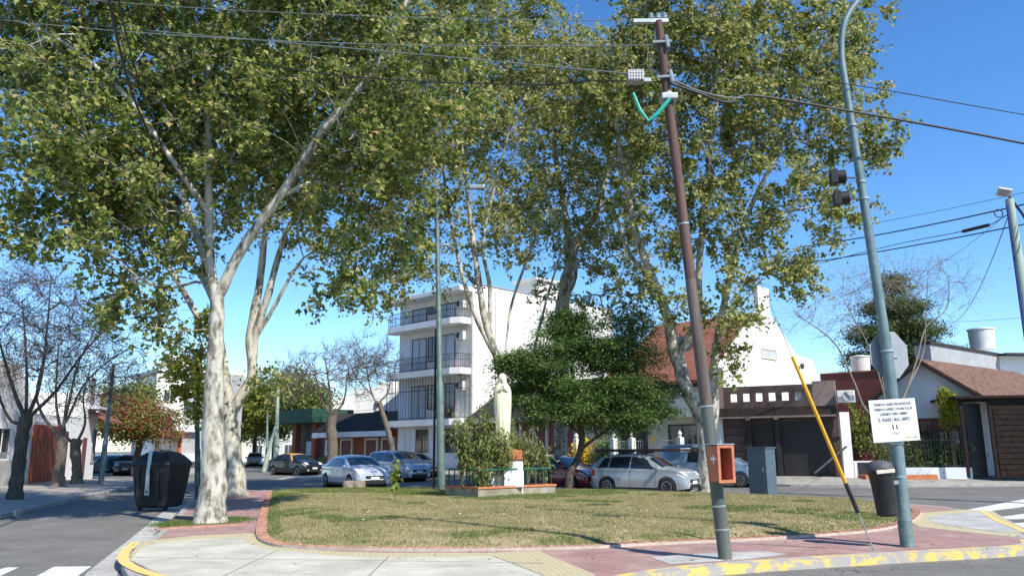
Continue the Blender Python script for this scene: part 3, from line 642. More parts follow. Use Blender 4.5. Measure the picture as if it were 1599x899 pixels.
# T5 the right one
b = G(1103,770)
tree('plane_tree', 'plane tree on the right with trunk bending left beside the wooden pole', 'tree', (*b,0),
  [[(b[0],b[1],-.1,.5),(b[0],b[1],.35,.40)]+PL([(1100,700,30.5,.33),(1090,650,30.5,.29),(1070,610,30.5,.27),(1058,570,30.5,.26),(1050,545,30.5,.25),(1042,500,30.3,.2),(1020,440,30,.17),(995,370,30,.14),(978,280,30,.11),(965,180,29.5,.08),(960,60,29.5,.05)]),
   PL([(1052,560,30.5,.18),(1075,530,30.5,.17),(1090,490,30.2,.15),(1092,420,30,.13),(1105,300,29.5,.11),(1120,180,29,.09),(1150,60,29,.06)]),
   PL([(1103,690,30.5,.26),(1112,640,30.5,.2),(1112,600,30.4,.17),(1118,540,30.3,.14),(1135,460,30,.12),(1165,350,29.5,.10),(1215,250,29,.08),(1270,150,29,.05)]),
   PL([(1020,440,30,.1),(985,400,30.5,.08),(960,330,31,.06)]),
   PL([(1165,350,29.5,.07),(1210,340,29.3,.06),(1270,330,29,.04)])],
  [E_(1090,150,29.5,(4.6,4,4.2)), E_(1230,130,29,(3.4,3.4,3.8)), E_(1330,200,29,(1.7,2.2,2.4)), E_(1300,40,29,(2.0,2.5,2.2)), E_(1290,330,29,(1.6,2,1.7)), E_(1180,330,29,(2.9,2.8,2.3)), E_(1060,330,29.5,(3,3,2.2)), E_(1170,440,29,(1.8,1.8,1.4)),
   E_(1160,495,28.5,(1.0,1,.8),4), E_(1075,480,29,(1.3,1.2,.9),3), E_(1010,440,29.5,(1.5,1.6,1.6)), E_(1240,430,29,(1.2,1.3,.8),4), E_(1100,10,29,(4,3.5,2)), E_(1345,70,29,(.9,1,1.2),3), E_(1385,235,29,(.7,.9,.7),2.5), E_(985,160,29.5,(2.4,2.5,3)), E_(1010,20,29.5,(1.6,2,1.6)), E_(1130,565,29,(.5,.5,.7),2)],
  1000, 68000, 'leaf_plane', 'bark_plane', leaf=.145, sig=.40, tip=.009)

# dark conifers in the lawn's back
b = G(882,768)
tree('yew_tree', 'dark green conifer right of the statue with broad feathery crown and leaning trunk', 'tree', (*b,0),
  [[(b[0],b[1],-.1,.17),(b[0]+.12,b[1],.7,.14)]+PL([(897,720,31,.13),(905,690,31,.12),(900,640,31,.1),(890,570,31,.07),(885,520,31,.03)]), PL([(900,705,31,.08),(920,690,31,.06),(950,670,31,.04)]), PL([(903,680,31,.06),(870,650,31,.05),(820,620,31,.03)])],
  [E_(880,620,31,(2.6,2,1.0)), E_(850,565,31,(1.9,1.8,.9)), E_(895,530,31,(1.5,1.5,.9)), E_(805,600,30.5,(.9,1,.9)), E_(930,640,30.5,(2,1.6,.8)), E_(860,645,30,(1.9,1.5,.6)), E_(882,505,31,(.9,.8,.6),2.5), E_(815,575,30.5,(.9,.8,.7),2.5), E_(940,560,31,(1.0,.9,.7),2)],
  330, 66000, 'leaf_yew', 'bark_dark', leaf=.15, sig=.28, kind='spray', flat=.55, tip=.006, up=1.0, elong=.16)
b = G(1005,768)
tree('yew_tree', 'dark green conifer with thin straight trunk in front of the silver hatchback', 'tree', (*b,0),
  [[(b[0],b[1],-.1,.11),(b[0],b[1],.5,.09)]+PL([(1004,720,30.8,.085),(1003,660,30.8,.08),(995,600,30.8,.06),(985,540,30.8,.04),(980,490,30.8,.02)])],
  [E_(985,620,30.6,(1.8,1.6,.9)), E_(970,560,31,(1.6,1.5,.9)), E_(990,515,31,(.9,1,.7)), E_(1015,650,30.2,(1.2,1.2,.5)), E_(960,665,30.4,(1.4,1,.5))],
  230, 36000, 'leaf_yew', 'bark_dark', leaf=.15, sig=.28, kind='spray', flat=.55, tip=.006, up=1.0, elong=.16)

# bare street trees on the left pavement
BG = 'bare street trees on the left pavement'
def baretree(label, base_uv, Y, r, path, fans, ntg, twig=3, leaves=2500, bark='bark_dark', leafm='leaf_brown', group=None, tip=.009, name='bare_tree', cat='tree', lsize=.07, flatr=.12, z0=0.):
    x, y, _ = D(base_uv[0], base_uv[1], Y)
    limbs = [[(x,y,z0-.1,r*1.35),(x,y,z0+.35,r)]+PL(path)]
    for p in fans[0]: limbs.append([(q[0],q[1],q[2],q[3]*.62) for q in PL(p)])
    return tree(name, label, cat, (x,y,z0), limbs, fans[1], ntg, leaves, leafm, bark, leaf=lsize, sig=.12, kind='simple', tip=tip*.9, twigs=twig+2, jitter=.12, expo=.36, crownname='twig_foliage')
baretree('bare dark tree at the far left edge, its knobby fork filled with thin upright branches', (18,770), 27.3, .24,
  [(25,720,27.3,.21),(32,670,27.3,.2),(38,640,27.3,.22)],
  ([[(38,645,27.3,.14),(20,600,27.3,.1),(0,530,27.3,.06),(-20,450,27.3,.03)],[(38,645,27.3,.13),(60,590,27.3,.09),(72,510,27.3,.06),(80,420,27.3,.03)],[(38,645,27.3,.12),(85,600,27.0,.08),(130,540,26.6,.05),(180,490,26.4,.03)],[(36,650,27.3,.1),(10,640,27.3,.08),(-20,560,27.2,.05)],[(38,640,27.3,.1),(40,560,27.6,.07),(35,460,27.6,.03)]],
   [E_(30,490,27.3,(2.4,1.8,2.3)), E_(110,500,27,(2.0,1.5,1.5)), E_(-40,520,27.3,(1.8,1.5,2)), E_(60,430,27.3,(1.8,1.4,1.0))]), 300, 4, 3000)
baretree('bare pollarded tree in front of the orange red gate', (86,752), 36, .27,
  [(89,720,36,.22),(93,690,36,.22),(90,665,36,.22)],
  ([[(90,670,36,.14),(65,640,36,.11),(55,600,36,.07),(70,540,36,.04)],[(92,670,36,.13),(105,620,36,.1),(120,560,36,.06),(150,500,36,.03)],[(92,665,36,.12),(85,610,36,.08),(90,530,36,.04)],[(100,650,36,.09),(130,590,36,.07),(175,550,35.6,.05),(215,530,35.4,.03)]],
   [E_(95,540,36,(2.6,2,2.0)), E_(160,540,36,(2.2,1.6,1.4)), E_(60,560,36,(1.6,1.5,1.3)), E_(190,560,35.5,(1.4,1.2,1))]), 280, 4, 3500, bark='bark_mid')
baretree('bare pollarded tree with a fist shaped fork beside the white house corner', (115,748), 39, .26,
  [(116,720,39,.22),(114,690,39,.24),(118,676,39,.25)],
  ([[(116,685,39,.13),(100,670,39,.11),(98,640,39,.08),(104,600,39,.05)],[(118,680,39,.13),(130,650,39,.09),(128,610,39,.06),(140,560,39,.03)]],
   [E_(125,600,39,(2.0,1.5,1.5)), E_(165,590,39,(1.6,1.4,1.2)), E_(105,620,39,(1.3,1.2,1))]), 160, 4, 2500, bark='bark_mid')
# red and green leaved tree beyond
b = (-26.2,56)
tree('flowering_tree', 'round tree with green leaves turning crimson in front of the white flats', 'tree', (*b,0),
  [[(b[0],b[1],0,.3),(b[0],b[1],1,.25),(b[0]+.2,b[1],2.2,.22)], PL([(215,680,56,.16),(190,650,56,.1),(180,630,56,.05)]), PL([(215,680,56,.16),(240,655,56,.1),(260,640,56,.05)])],
  [E_(200,645,56,(2.6,2,1.5)), E_(240,655,56,(2.2,2,1.2)), E_(180,625,56,(1.5,1.5,1.0))], 180, 15000, 'leaf_red', 'bark_dark', leaf=.16, sig=.35, kind='simple', tip=.012)
b = (-27.5,62)
tree('leafy_tree', 'spring green tree behind the crimson one, near the lamp post on the left pavement', 'tree', (*b,0),
  [[(b[0],b[1],0,.2),(b[0],b[1],2.5,.15)]], [E_(175,640,60,(2.2,2,2)), E_(200,610,60,(2.4,2,1.4))], 90, 8000, 'leaf_light', 'bark_dark', leaf=.2, sig=.45, kind='simple', tip=.012)

# trees down the far street
far = [(430,625,84,(4.8,3.5,3.2),'leaf_light','broad spring green tree left of the bare one behind the taxi',22000),(398,640,92,(3.5,3,3.5),'leaf_light','green tree just right of the twin plane trunks far down the street',12000),
       (470,615,76,(3.0,3,3.0),'leaf_shrub','olive green street tree behind the taxi roof',12000),(360,640,100,(3,3,4),'leaf_shrub','distant green tree seen between the two plane trunks',8000)]
for u, v, Y, r, lm, lb, nl in far:
    x, y, zc = D(u, v, Y)
    tree('leafy_tree', lb, 'tree', (x,y,0), [[(x,y,0,.28),(x,y,zc-r[2]*.6,.2),(x+.3,y,zc,.1)]], [((x,y,zc),r), ((x-r[0]*.3,y,zc+r[2]*.25),(r[0]*.6,r[1]*.6,r[2]*.7)), ((x+r[0]*.2,y,zc-r[2]*.4),(r[0]*.7,r[1],r[2]*.6))], 170, nl, lm, 'bark_dark', leaf=.26, sig=.5, kind='simple', tip=.015, group='leafy trees down the far street')
baretree('bare tree with thick knuckled trunk beside the green awning behind the sedan', (515,712), 62, .45,
  [(516,690,62,.4),(514,660,62,.4),(518,640,62,.35)],
  ([[(516,650,62,.2),(500,620,62,.15),(490,580,62,.07)],[(518,645,62,.2),(535,620,62,.14),(540,580,62,.06)],[(516,645,62,.18),(512,600,62,.12),(505,550,62,.05)]],
   [E_(500,575,62,(3.5,2.5,2.4)), E_(540,590,62,(2.4,2,2)), E_(465,590,62,(2,2,1.8))]), 240, 4, 1500, bark='bark_mid', tip=.014, lsize=.1)
baretree('bare tree with curved pale trunk left of the white apartment block', (614,722), 53, .22,
  [(609,700,53,.2),(603,670,53,.19),(597,650,53,.18),(590,625,53,.16)],
  ([[(597,645,53,.11),(580,615,53,.09),(572,580,53,.06),(570,540,53,.03)],[(590,625,53,.11),(603,610,53,.08),(608,590,53,.05),(615,570,53,.03)],[(580,615,53,.07),(555,585,53,.05),(540,550,53,.03)]],
   [E_(575,560,53,(2.0,1.6,1.9)), E_(600,570,53,(1.2,1.2,1.4)), E_(548,570,53,(1.3,1.2,1.4))]), 210, 5, 900, bark='bark_mid', tip=.011, lsize=.08)
baretree('bare tree spreading over the dark garages behind the round lamp column on the right', (1400,752), 37.5, .17,
  [(1402,720,37.5,.15),(1398,690,37.5,.15),(1395,655,37.5,.17)],
  ([[(1395,660,37.5,.1),(1352,650,37,.08),(1330,600,36.6,.07),(1300,540,36.4,.055),(1240,495,36.2,.03)],[(1396,655,37.5,.1),(1412,620,37.5,.09),(1430,570,37.5,.07),(1445,520,37.5,.055),(1478,490,37.5,.045),(1482,440,37.5,.03)],
    [(1412,620,37.5,.07),(1440,560,37.8,.05),(1445,500,37.8,.04),(1450,430,37.8,.02)],[(1385,650,37.5,.07),(1360,560,37.2,.05),(1330,500,37,.04),(1315,470,37,.02)],[(1395,650,37.5,.06),(1376,600,37.5,.04),(1380,480,37.5,.03),(1410,430,37.6,.02)]],
   [E_(1400,450,37.5,(2.4,1.6,1.3)), E_(1480,455,37.5,(1.4,1.3,1.5)), E_(1300,500,36.5,(1.8,1.4,1.3)), E_(1340,460,37,(1.6,1.4,1.2)), E_(1250,510,36.2,(.8,.8,.7))]), 200, 4, 1600, bark='bark_pale', tip=.007, leafm='leaf_shrub', lsize=.06)
# cedar
x, y, zt = D(1390,430,62)
tree('cedar_tree', 'big dark cedar with tiered drooping branches behind the octagonal sign', 'tree', (x,y,0),
  [[(x,y,0,.4),(x,y,zt*.6,.22),(x,y,zt,.04)]], [((x,y,zt-1.0),(.8,.8,1.2),2), ((x,y,zt-3.0),(2.4,2.2,1.0),6), ((x,y,zt-4.9),(3.7,3.0,1.1),9), ((x+.3,y,zt-6.9),(4.7,3.4,1.1),11), ((x-.6,y,zt-8.9),(5.1,3.6,1.1),11), ((x,y,zt-11),(4.2,3.6,1.0),5)],
  560, 80000, 'leaf_cedar', 'bark_dark', leaf=.26, sig=.45, kind='spray', flat=.6, tip=.014, up=.9, droop=1.2, elong=.18)

# sapling on the lawn and shrubs of the planter
def plant(name, label, base, h, spread, n, mat, leaf=.1, stems=4, nl=300, group=None, kind='spray', cat='plant', z0=0, droop=1.2, crown='leaves', elong=.3, bark='bark_mid'):
    r = thing(name, label, cat, (base[0],base[1],z0), group); mb = MB(); P_ = []
    for k in range(stems):
        a = random.uniform(0, 6.28); tp = (math.cos(a)*spread*random.uniform(.3,1), math.sin(a)*spread*random.uniform(.3,1), h*random.uniform(.7,1))
        md = (tp[0]*.35, tp[1]*.35, tp[2]*.55); pts = smoothline([(tp[0]*.05,tp[1]*.05,0), md, tp], 5)
        mb.tube([tuple(p) for p in pts], [.014*(1-.6*i/len(pts)) for i in range(len(pts))], 5)
        P_ += [p for p in pts[4:]]
    mb.build('stems', bark, r, fix=False)
    P_ = np.array(P_); ci = rng.integers(0, len(P_), nl); q = P_[ci]+rng.normal(0, 1, (nl,3))*n; q[:,2] = np.maximum(q[:,2], .04)
    v, f = leaves_np(q, leaf, kind, .1, droop, elong); npmesh(crown, v, [f], mat, r)
    return r
plant('sapling', 'tiny staked sapling with drooping leaves alone on the lawn', G(613,778,.15), 1.15, .1, .07, 'leaf_light', leaf=.16, stems=2, nl=70, z0=.1, cat='sapling')

# ------------------------------------------------------------------ buildings
def zat(u, v, Y): return D(u, v, Y)[2]
def window(R, fr, u0, u1, z0, z1, parent=None, pane='glass', fmat='white', w=.0, name='window', bars=0, ft=.07, depth=.05):
    """frame + pane as a part of a building"""
    mb = MB(); mb.box(u0-ft,u1+ft,w,w+depth,z0-ft,z0,fr); mb.box(u0-ft,u1+ft,w,w+depth,z1,z1+ft,fr); mb.box(u0-ft,u0,w,w+depth,z0,z1,fr); mb.box(u1,u1+ft,w,w+depth,z0,z1,fr); mb.box((u0+u1)/2-.025,(u0+u1)/2+.025,w+.005,w+depth-.008,z0,z1,fr)
    o = R.part(name, mb, fmat, parent)
    R.part('pane', MB().box(u0,u1,w+.003,w+.02,z0,z1,fr), pane, o)
    if bars:
        b_ = MB(); n = bars
        for i in range(n): uu = u0+(u1-u0)*(i+.5)/n; b_.box(uu-.012,uu+.012,w+depth+.03,w+depth+.055,z0-.05,z1+.05,fr)
        b_.box(u0-.03,u1+.03,w+depth+.025,w+depth+.06,z0-.05,z0-.02,fr); b_.box(u0-.03,u1+.03,w+depth+.025,w+depth+.06,z1,z1+.03,fr)
        R.part('window_bars', b_, 'iron', o)
    return o
def railing(fr, pts, z0, h, step=.12, t=.014):
    mb = MB()
    for a, b in zip(pts, pts[1:]):
        L = math.hypot(b[0]-a[0], b[1]-a[1]); n = max(1, int(L/step))
        for i in range(n+1):
            x_ = a[0]+(b[0]-a[0])*i/n; w_ = a[1]+(b[1]-a[1])*i/n; p0 = fr(x_,w_,z0); p1 = fr(x_,w_,z0+h); mb.tube([p0,p1], t, 4)
        for hh in (h, .1, h*.6): mb.tube([fr(a[0],a[1],z0+hh), fr(b[0],b[1],z0+hh)], t*1.4, 4)
    return mb
# white apartment block
Ca = D(733,700,53.5); Cb = D(617,700,59)
AF = frame((Cb[0],Cb[1]), (Ca[0]-Cb[0], Ca[1]-Cb[1]), .2); AL = math.hypot(Ca[0]-Cb[0], Ca[1]-Cb[1])
R = Rooted('apartment_building', 'white four storey apartment block with rounded balconies and a sunlit blank side wall', 'apartment building', (Ca[0],Ca[1],.0))
HT = zat(733,447,53.5)-.2
f1, f2, f3 = [zat(733,v,53.5)-.2 for v in (652,573,495)]
R.part('wall', MB().box(0,AL,-16,0,-.3,HT-.35,AF), 'offwhite')
R.part('side_wall', MB().box(AL,AL+.06,-16,-.02,-.3,HT+.25,AF), 'streaked')
R.part('downpipe', MB().tube([AF(AL+.12,-2.2,.0), AF(AL+.12,-2.2,HT)], .06, 8), 'offwhite'); R.part('wall_coping', MB().box(AL-.05,AL+.12,-16,.0,HT+.252,HT+.33,AF), 'grey')
for k_ in (f2, f3): R.part('slab_line', MB().box(AL+.061,AL+.075,-16,-.02,k_-.18,k_-.1,AF), 'offwhite')
R.part('roof_slab', MB().box(-.5,AL+.0,-16,1.15,HT-.35,HT,AF), 'white', bevel=.05)
tw = R.part('roof_tank_room', MB().box(AL-2.5,AL-.3,-9.5,-7,HT,HT+1.6,AF), 'offwhite'); R.part('tank_room_cap', MB().box(AL-2.7,AL-.1,-9.7,-6.8,HT+1.6,HT+1.8,AF), 'white', tw)
R.part('parapet', MB().box(AL-5,AL,-16,-2,HT,HT+.24,AF), 'offwhite')
for k, (zf, hmax) in enumerate(((f1,f2),(f2,f3),(f3,HT-.35))):
    sl = MB(); prof = [(-.35,0),(-.35,.9),(.2,1.25),(AL-.9,1.25),(AL-.15,.9),(AL-.15,0)]
    pts = [AF(u,w,zf-.42) for u, w in prof]; sl.extr(pts, (0,0,.42)); bal = R.part('balcony', sl, 'white')
    R.part('railing', railing(AF, [(-.3,.05),(-.3,.85),(.2,1.2),(AL-.9,1.2),(AL-.2,.85),(AL-.2,.05)], zf, (hmax-zf-.05) if k == 0 else .95, .14 if k else .3, .016 if k else .02), 'iron', bal)
    top = hmax-.55-(0.0 if k == 2 else .42)
    for (u0,u1,pn) in ((1.6,3.1,'shutter'),(3.4,4.2,'glass'),(4.4,6.2,'shutter' if k else 'glass')):
        window(R, AF, u0, u1, zf+.06 if u0 != 3.4 else zf+.8, top, pane=pn, fmat='frame', w=.004, name='balcony_door' if u0 != 3.4 else 'window')
    R.part('wall_panel', MB().box(.15,1.3,.0,.03,zf+.02,top+.3,AF), 'bluewhite')
    ac = MB().box(6.6,7.4,.05,.35,top-.5,top+.1,AF); a = R.part('air_conditioner', ac, 'tank', bevel=.02); R.part('fan_grille', MB().lathe([(.0,0),(.22,0),(.22,.01),(0,.01)], c=AF(7.0,.37,top-.2), n=14, axis='y'), 'darkgrey', a)
R.part('ground_panels', MB().box(.3,AL-.3,.0,.04,.0,f1-.5,AF), 'bluewhite')
for u0,u1 in ((2.2,3.5),(5.3,6.3)): window(R, AF, u0, u1, 1.2, 2.7, w=.045, fmat='grey', bars=7)
R.part('entrance_door', MB().box(6.7,7.5,.045,.09,0,2.3,AF), 'garage')
for u in (.8,1.4,4.2,4.8): R.part('pilaster', MB().box(u,u+.12,.042,.1,0,f1-.5,AF), 'offwhite')
fp = R.part('flower_pots', MB(), 'orangebrick') if False else None

# brown house with slate roof right of the apartments (behind the statue)
BFd = (Ca[0]-Cb[0], Ca[1]-Cb[1]); L_ = math.hypot(*BFd); dn = (BFd[0]/L_, BFd[1]/L_)
o0 = (Ca[0]+dn[0]*.15, Ca[1]+dn[1]*.15); BF = frame(o0, dn, .2)
R = Rooted('brown_house', 'low brown brick house with slate gable roof squeezed against the apartment side wall', 'house', (*o0,.0))
R.part('wall', MB().box(0,9.2,-8,.0,-.3,3.2,BF), 'brick')
R.part('roof', MB().extr([BF(-.0,.6,3.2),BF(9.3,.6,3.2),BF(9.3,-3.4,5.6),BF(-.0,-3.4,5.6)], (0,0,.16)), 'slate'); R.part('rear_roof', MB().extr([BF(0,-3.4,5.6),BF(9.3,-3.4,5.6),BF(9.3,-8,3.2),BF(0,-8,3.2)], (0,0,.16)), 'slate')
R.part('fascia', MB().box(0,9.3,.6,.72,3.0,3.34,BF), 'cream')
for i in range(4): R.part('door_panel', MB().box(4.6+i*1.1,5.5+i*1.1,.003,.06,.0,2.5,BF), 'frame'); 
for i in range(5): R.part('post', MB().box(4.4+i*1.1,4.52+i*1.1,.01,.2,0,2.9,BF), 'tank')
window(R, BF, 1.0, 2.2, 1.0, 2.4, w=.004, bars=5)
# cream house and railing garden
o1 = BF(9.6,0,0); CF = frame((o1[0],o1[1]), dn, .2)
R = Rooted('tile_roof_house', 'big house with steep red tile roof, skylight and blinding white gable side wall with chimney', 'house', (o1[0],o1[1],0))
K = D(1118,640,40.5); Kd = (K[0]-o1[0])*dn[0]+(K[1]-o1[1])*dn[1]; Kw = (K[0]-o1[0])*dn[1]-(K[1]-o1[1])*dn[0]
HF = frame((K[0]-dn[0]*6.8, K[1]-dn[1]*6.8), dn, .2)     # house front line, right corner at K
W_ = 6.8
R.part('wall', MB().box(0,W_-.04,-12.5,0,-.3,5.2,HF), 'cream')
ez = 5.0; rz = zat(1205,496,44.2)-.2
R.part('roof', MB().extr([HF(-.3,.7,ez-.4),HF(W_-.12,.7,ez-.4),HF(W_-.12,-5.6,rz),HF(-.3,-5.6,rz)], (0,0,.2)), 'redtile')
R.part('rear_roof', MB().extr([HF(-.3,-5.6,rz),HF(W_-.12,-5.6,rz),HF(W_-.12,-13,4.6),HF(-.3,-13,4.6)], (0,0,.2)), 'redtile')
gw = [HF(W_-.1,.25,-.3), HF(W_-.1,.25,ez+.1), HF(W_-.1,-4.9,rz+.15), HF(W_-.1,-4.9,rz+1.6), HF(W_-.1,-6.3,rz+1.6), HF(W_-.1,-6.3,rz+.1), HF(W_-.1,-9.4,rz-2.0), HF(W_-.1,-11.6,ez+1.6), HF(W_-.1,-13.6,ez-1.4), HF(W_-.1,-13.8,-.3)]
SW_ = R.part('gable_wall', MB().extr(gw, tuple(Vector(HF(.28,0,0))-Vector(HF(0,0,0)))), 'streaked')
GF = frame((HF(W_+.18,0,0)[0], HF(W_+.18,0,0)[1]), (-dn[1], dn[0]), .2)   # along gable wall
window(R, GF, 4.9, 6.6, 6.3, 6.75, w=.004, fmat='cream', pane='shutter', name='vent_window')
R.part('wall_lamp', MB().lathe([(.03,0),(.12,.1),(.14,.3),(.05,.36)], c=GF(9.6,.2,5.9), n=10), 'darkgrey')
sk = R.part('skylight', MB().extr([HF(2.6,-2.2,6.5),HF(4.2,-2.2,6.5),HF(4.2,-3.6,7.6),HF(2.6,-3.6,7.6)], (0,0,.18)), 'darkwood'); R.part('pane', MB().extr([HF(2.75,-2.1,6.65),HF(4.05,-2.1,6.65),HF(4.05,-3.2,7.5),HF(2.75,-3.2,7.5)], (0,0,.22)), 'glass', sk)
R.part('low_wing', MB().box(-4.6,-.02,-8,-.5,-.3,3.3,HF), 'cream'); R.part('wing_roof', MB().box(-4.7,-.02,-8.1,.1,3.3,3.5,HF), 'slate'); window(R, HF, -3.6, -2.2, 1.0, 2.3, w=-.496)
for u0 in (.8,3.9): window(R, HF, u0, u0+1.6, 1.0, 2.5, w=.004, fmat='darkwood')
R.part('eave_beam', MB().box(-.2,W_-.2,.35,.65,ez-.55,ez-.3,HF), 'darkwood')
R.part('gable_porch', MB().extr([HF(3.9,1.0,2.9),HF(6.5,1.0,2.9),HF(5.2,1.0,4.2)], tuple(Vector(HF(0,-1,0))-Vector(HF(0,0,0)))), 'tank')
# garden wall with railing and white pillars
a = D(895,712,43.6); b_ = D(1062,712,38.5); FF = frame((a[0],a[1]), (b_[0]-a[0], b_[1]-a[1]), .12); FL = math.hypot(b_[0]-a[0], b_[1]-a[1])
R = Rooted('garden_fence', 'iron spear railing with white urn topped pillars on a low stone wall behind the hatchback', 'fence', (a[0],a[1],0))
R.part('low_wall', MB().box(0,FL,-.12,.12,0,.55,FF), 'cream')
R.part('railing', railing(FF, [(0,0),(FL,0)], .55, 1.25, .13, .016), 'tank' )
for u in (.1,2.7,3.9,FL-.1):
    p = R.part('pillar', MB().box(u-.13,u+.13,-.15,.15,.0,1.95,FF), 'white', bevel=.015)
    R.part('finial', MB().lathe([(.09,0),(.05,.06),(.11,.16),(.06,.26),(.01,.32)], c=FF(u,0,1.95), n=10), 'white', p)
plant('flowering_bush', 'bright yellow flowering bush behind the garden railing', D(915,705,43.4)[:2], 1.7, .8, .28, 'flower_yellow', leaf=.13, stems=9, nl=2600, z0=.1, kind='simple', cat='bush', crown='flowers')
plant('hedge_bush', 'trimmed green bush right of the yellow flowering one', D(944,705,42.6)[:2], 1.8, .7, .28, 'leaf_yew', leaf=.13, stems=9, nl=2600, z0=.1, kind='simple', cat='bush')

# dark brown garage wing with square openings
a = D(1122,738,40.2); b_ = D(1310,738,37.6)
GFm = frame((a[0],a[1]), (b_[0]-a[0], b_[1]-a[1]), .2); GL = math.hypot(b_[0]-a[0], b_[1]-a[1])
R = Rooted('garage_building', 'dark brown single storey garage wing with a row of square openings in its parapet', 'garage', (a[0],a[1],0))
gt = zat(1130,652,40)-.2; gp = zat(1130,609,40)-.2
R.part('wall', MB().box(0,GL,-5,-.35,-.3,gt,GFm), 'brown')
R.part('lintel', MB().box(-.2,GL,-.35,.25,gt-.15,gt+.3,GFm), 'darkwood'); R.part('gutter_line', MB().box(-.2,GL,.25,.32,gt-.2,gt-.12,GFm), 'midbrown')
pw = MB(); n = 7; u0 = .65; cw = .34; gap = .28; zz0, zz1 = gt+.62, gt+1.02; pl = 4.55
pw.box(0,pl,-.2,.0,gt+.3,zz0,GFm); pw.box(0,pl,-.2,.0,zz1,gp,GFm); pw.box(0,u0,-.2,.0,zz0,zz1,GFm)
for i in range(n):
    s = u0+i*(cw+gap)+cw; pw.box(s, s+gap if i < n-1 else pl, -.2, .0, zz0, zz1, GFm)
R.part('parapet', pw, 'brown')
for i in (5,6): R.part('grille_block', MB().box(u0+i*(cw+gap), u0+i*(cw+gap)+cw,-.12,-.08,zz0,zz1,GFm), 'tank')
R.part('pier', MB().box(-.1,.32,-.32,.02,gt+.3,gp+1.0,GFm), 'midbrown'); R.part('pier', MB().box(pl+.02,pl+1.05,-.3,.02,gt+.3,gp+.12,GFm), 'midbrown')
ac = R.part('air_conditioner', MB().box(pl+1.15,pl+1.9,.06,.36,gt+.42,gt+.98,GFm), 'white', bevel=.02); R.part('fan_grille', MB().lathe([(0,0),(.24,0),(.24,-.012),(0,-.012)], c=GFm(pl+1.62,.375,gt+.7), n=16, axis='y'), 'grey', ac)
R.part('garage_door', MB().box(3.0,GL-.6,-.33,-.28,0,gt-.45,GFm), 'garage'); gd = R.part('front_door', MB().box(1.65,2.6,-.33,-.27,0,gt-.5,GFm), 'garage')
for u in (1.35,2.7): R.part('pillar', MB().box(u,u+.22,-.33,-.1,0,gt-.2,GFm), 'garage'); R.part('lamp', MB().box(u+.0,u+.22,-.09,.04,gt-.28,gt-.2,GFm), 'cream')
for i in range(6): R.part('wall_groove', MB().box(.1,1.3,-.346,-.335,.35+i*.4,.40+i*.4,GFm), 'darkwood')
# brown long wall set back, with tank
a2 = D(1288,600,43); b2 = D(1382,592,41); WF = frame((a2[0],a2[1]), (b2[0]-a2[0], b2[1]-a2[1]), .2); WL = math.hypot(b2[0]-a2[0], b2[1]-a2[1])
R = Rooted('brown_annex', 'plain reddish brown flat roofed annex behind the bare tree, carrying the round tank', 'building', (a2[0],a2[1],0))
R.part('wall', MB().box(-.3,WL+1.5,-6,0,-.3,zat(1330,590,42)-.2,WF), 'frame'); R.part('coping', MB().box(-.3,WL+1.5,-6,.05,zat(1330,590,42)-.19,zat(1330,590,42)-.1,WF), 'brick')
def tank(label, u, v0, v1, Y, r):
    x, y, zt_ = D(u, v0, Y); zb = zat(u, v1, Y)
    t = thing('water_tank', label, 'water tank', (x,y,zb)); h = zt_-zb
    MB().lathe([(r*.93,0),(r*.95,h*.2),(r,h*.8),(r*1.0,h*.92)], n=24).build('tank_body', 'tank', t, smooth=True)
    MB().lathe([(r*1.08,h*.92),(r*1.08,h*.97),(r*.5,h*1.02),(.02,h*1.04)], n=24).build('lid', 'white', t, smooth=True)
    return t
tank('white ribbed water tank on the brown annex roof left of the octagonal sign', 1341, 563, 592, 43.5, .5)
tank('round white water tank on the grey wall roof at the right', 1530, 523, 556, 60, .9)
# gabled white house with tile roof on the right
Pk = D(1437,574,39); Ev = D(1521,622,37.5); 
gd_ = Vector((Ev[0]-Pk[0], Ev[1]-Pk[1])).normalized(); half = math.hypot(Ev[0]-Pk[0], Ev[1]-Pk[1])
HFr = frame((Pk[0]-gd_.x*half, Pk[1]-gd_.y*half), (gd_.x, gd_.y), .2)
R = Rooted('tiled_cottage', 'white gabled cottage with weathered clay tile roof behind a hedge at the right', 'house', (Pk[0],Pk[1],0))
ph, eh = Pk[2]-.2, Ev[2]-.2
bk = Vector(HFr(0,-11,0))-Vector(HFr(0,0,0)); bk2 = Vector((9.5,7.5,0))
R.part('gable_wall', MB().extr([HFr(0,0,-.3),HFr(0,0,eh),HFr(half,0,ph-.05),HFr(2*half,0,eh),HFr(2*half,0,-.3)], tuple(bk2)), 'bluewhite')
ov = Vector(HFr(0,.45,0))-Vector(HFr(0,0,0))
rfr = MB().extr([tuple(Vector(HFr(half,0,ph))+ov), tuple(Vector(HFr(2*half+.45,0,eh-.35))+ov), tuple(Vector(HFr(2*half+.45,0,eh-.22))+ov), tuple(Vector(HFr(half,0,ph+.14))+ov)], tuple(bk2-ov))
R.part('roof', rfr, 'tile'); rfl = MB().extr([tuple(Vector(HFr(half,0,ph))+ov), tuple(Vector(HFr(-.45,0,eh-.35))+ov), tuple(Vector(HFr(-.45,0,eh-.22))+ov), tuple(Vector(HFr(half,0,ph+.14))+ov)], tuple(bk2-ov))
R.part('roof', rfl, 'tile')
vb = MB(); 
for s_ in (-1,1): vb.extr([tuple(Vector(HFr(half,0,ph-.12))+ov*1.02), tuple(Vector(HFr(half+s_*(half+.45),0,eh-.5))+ov*1.02), tuple(Vector(HFr(half+s_*(half+.45),0,eh-.33))+ov*1.02), tuple(Vector(HFr(half,0,ph+.06))+ov*1.02)], tuple(ov*.12))
R.part('barge_board', vb, 'darkwood')
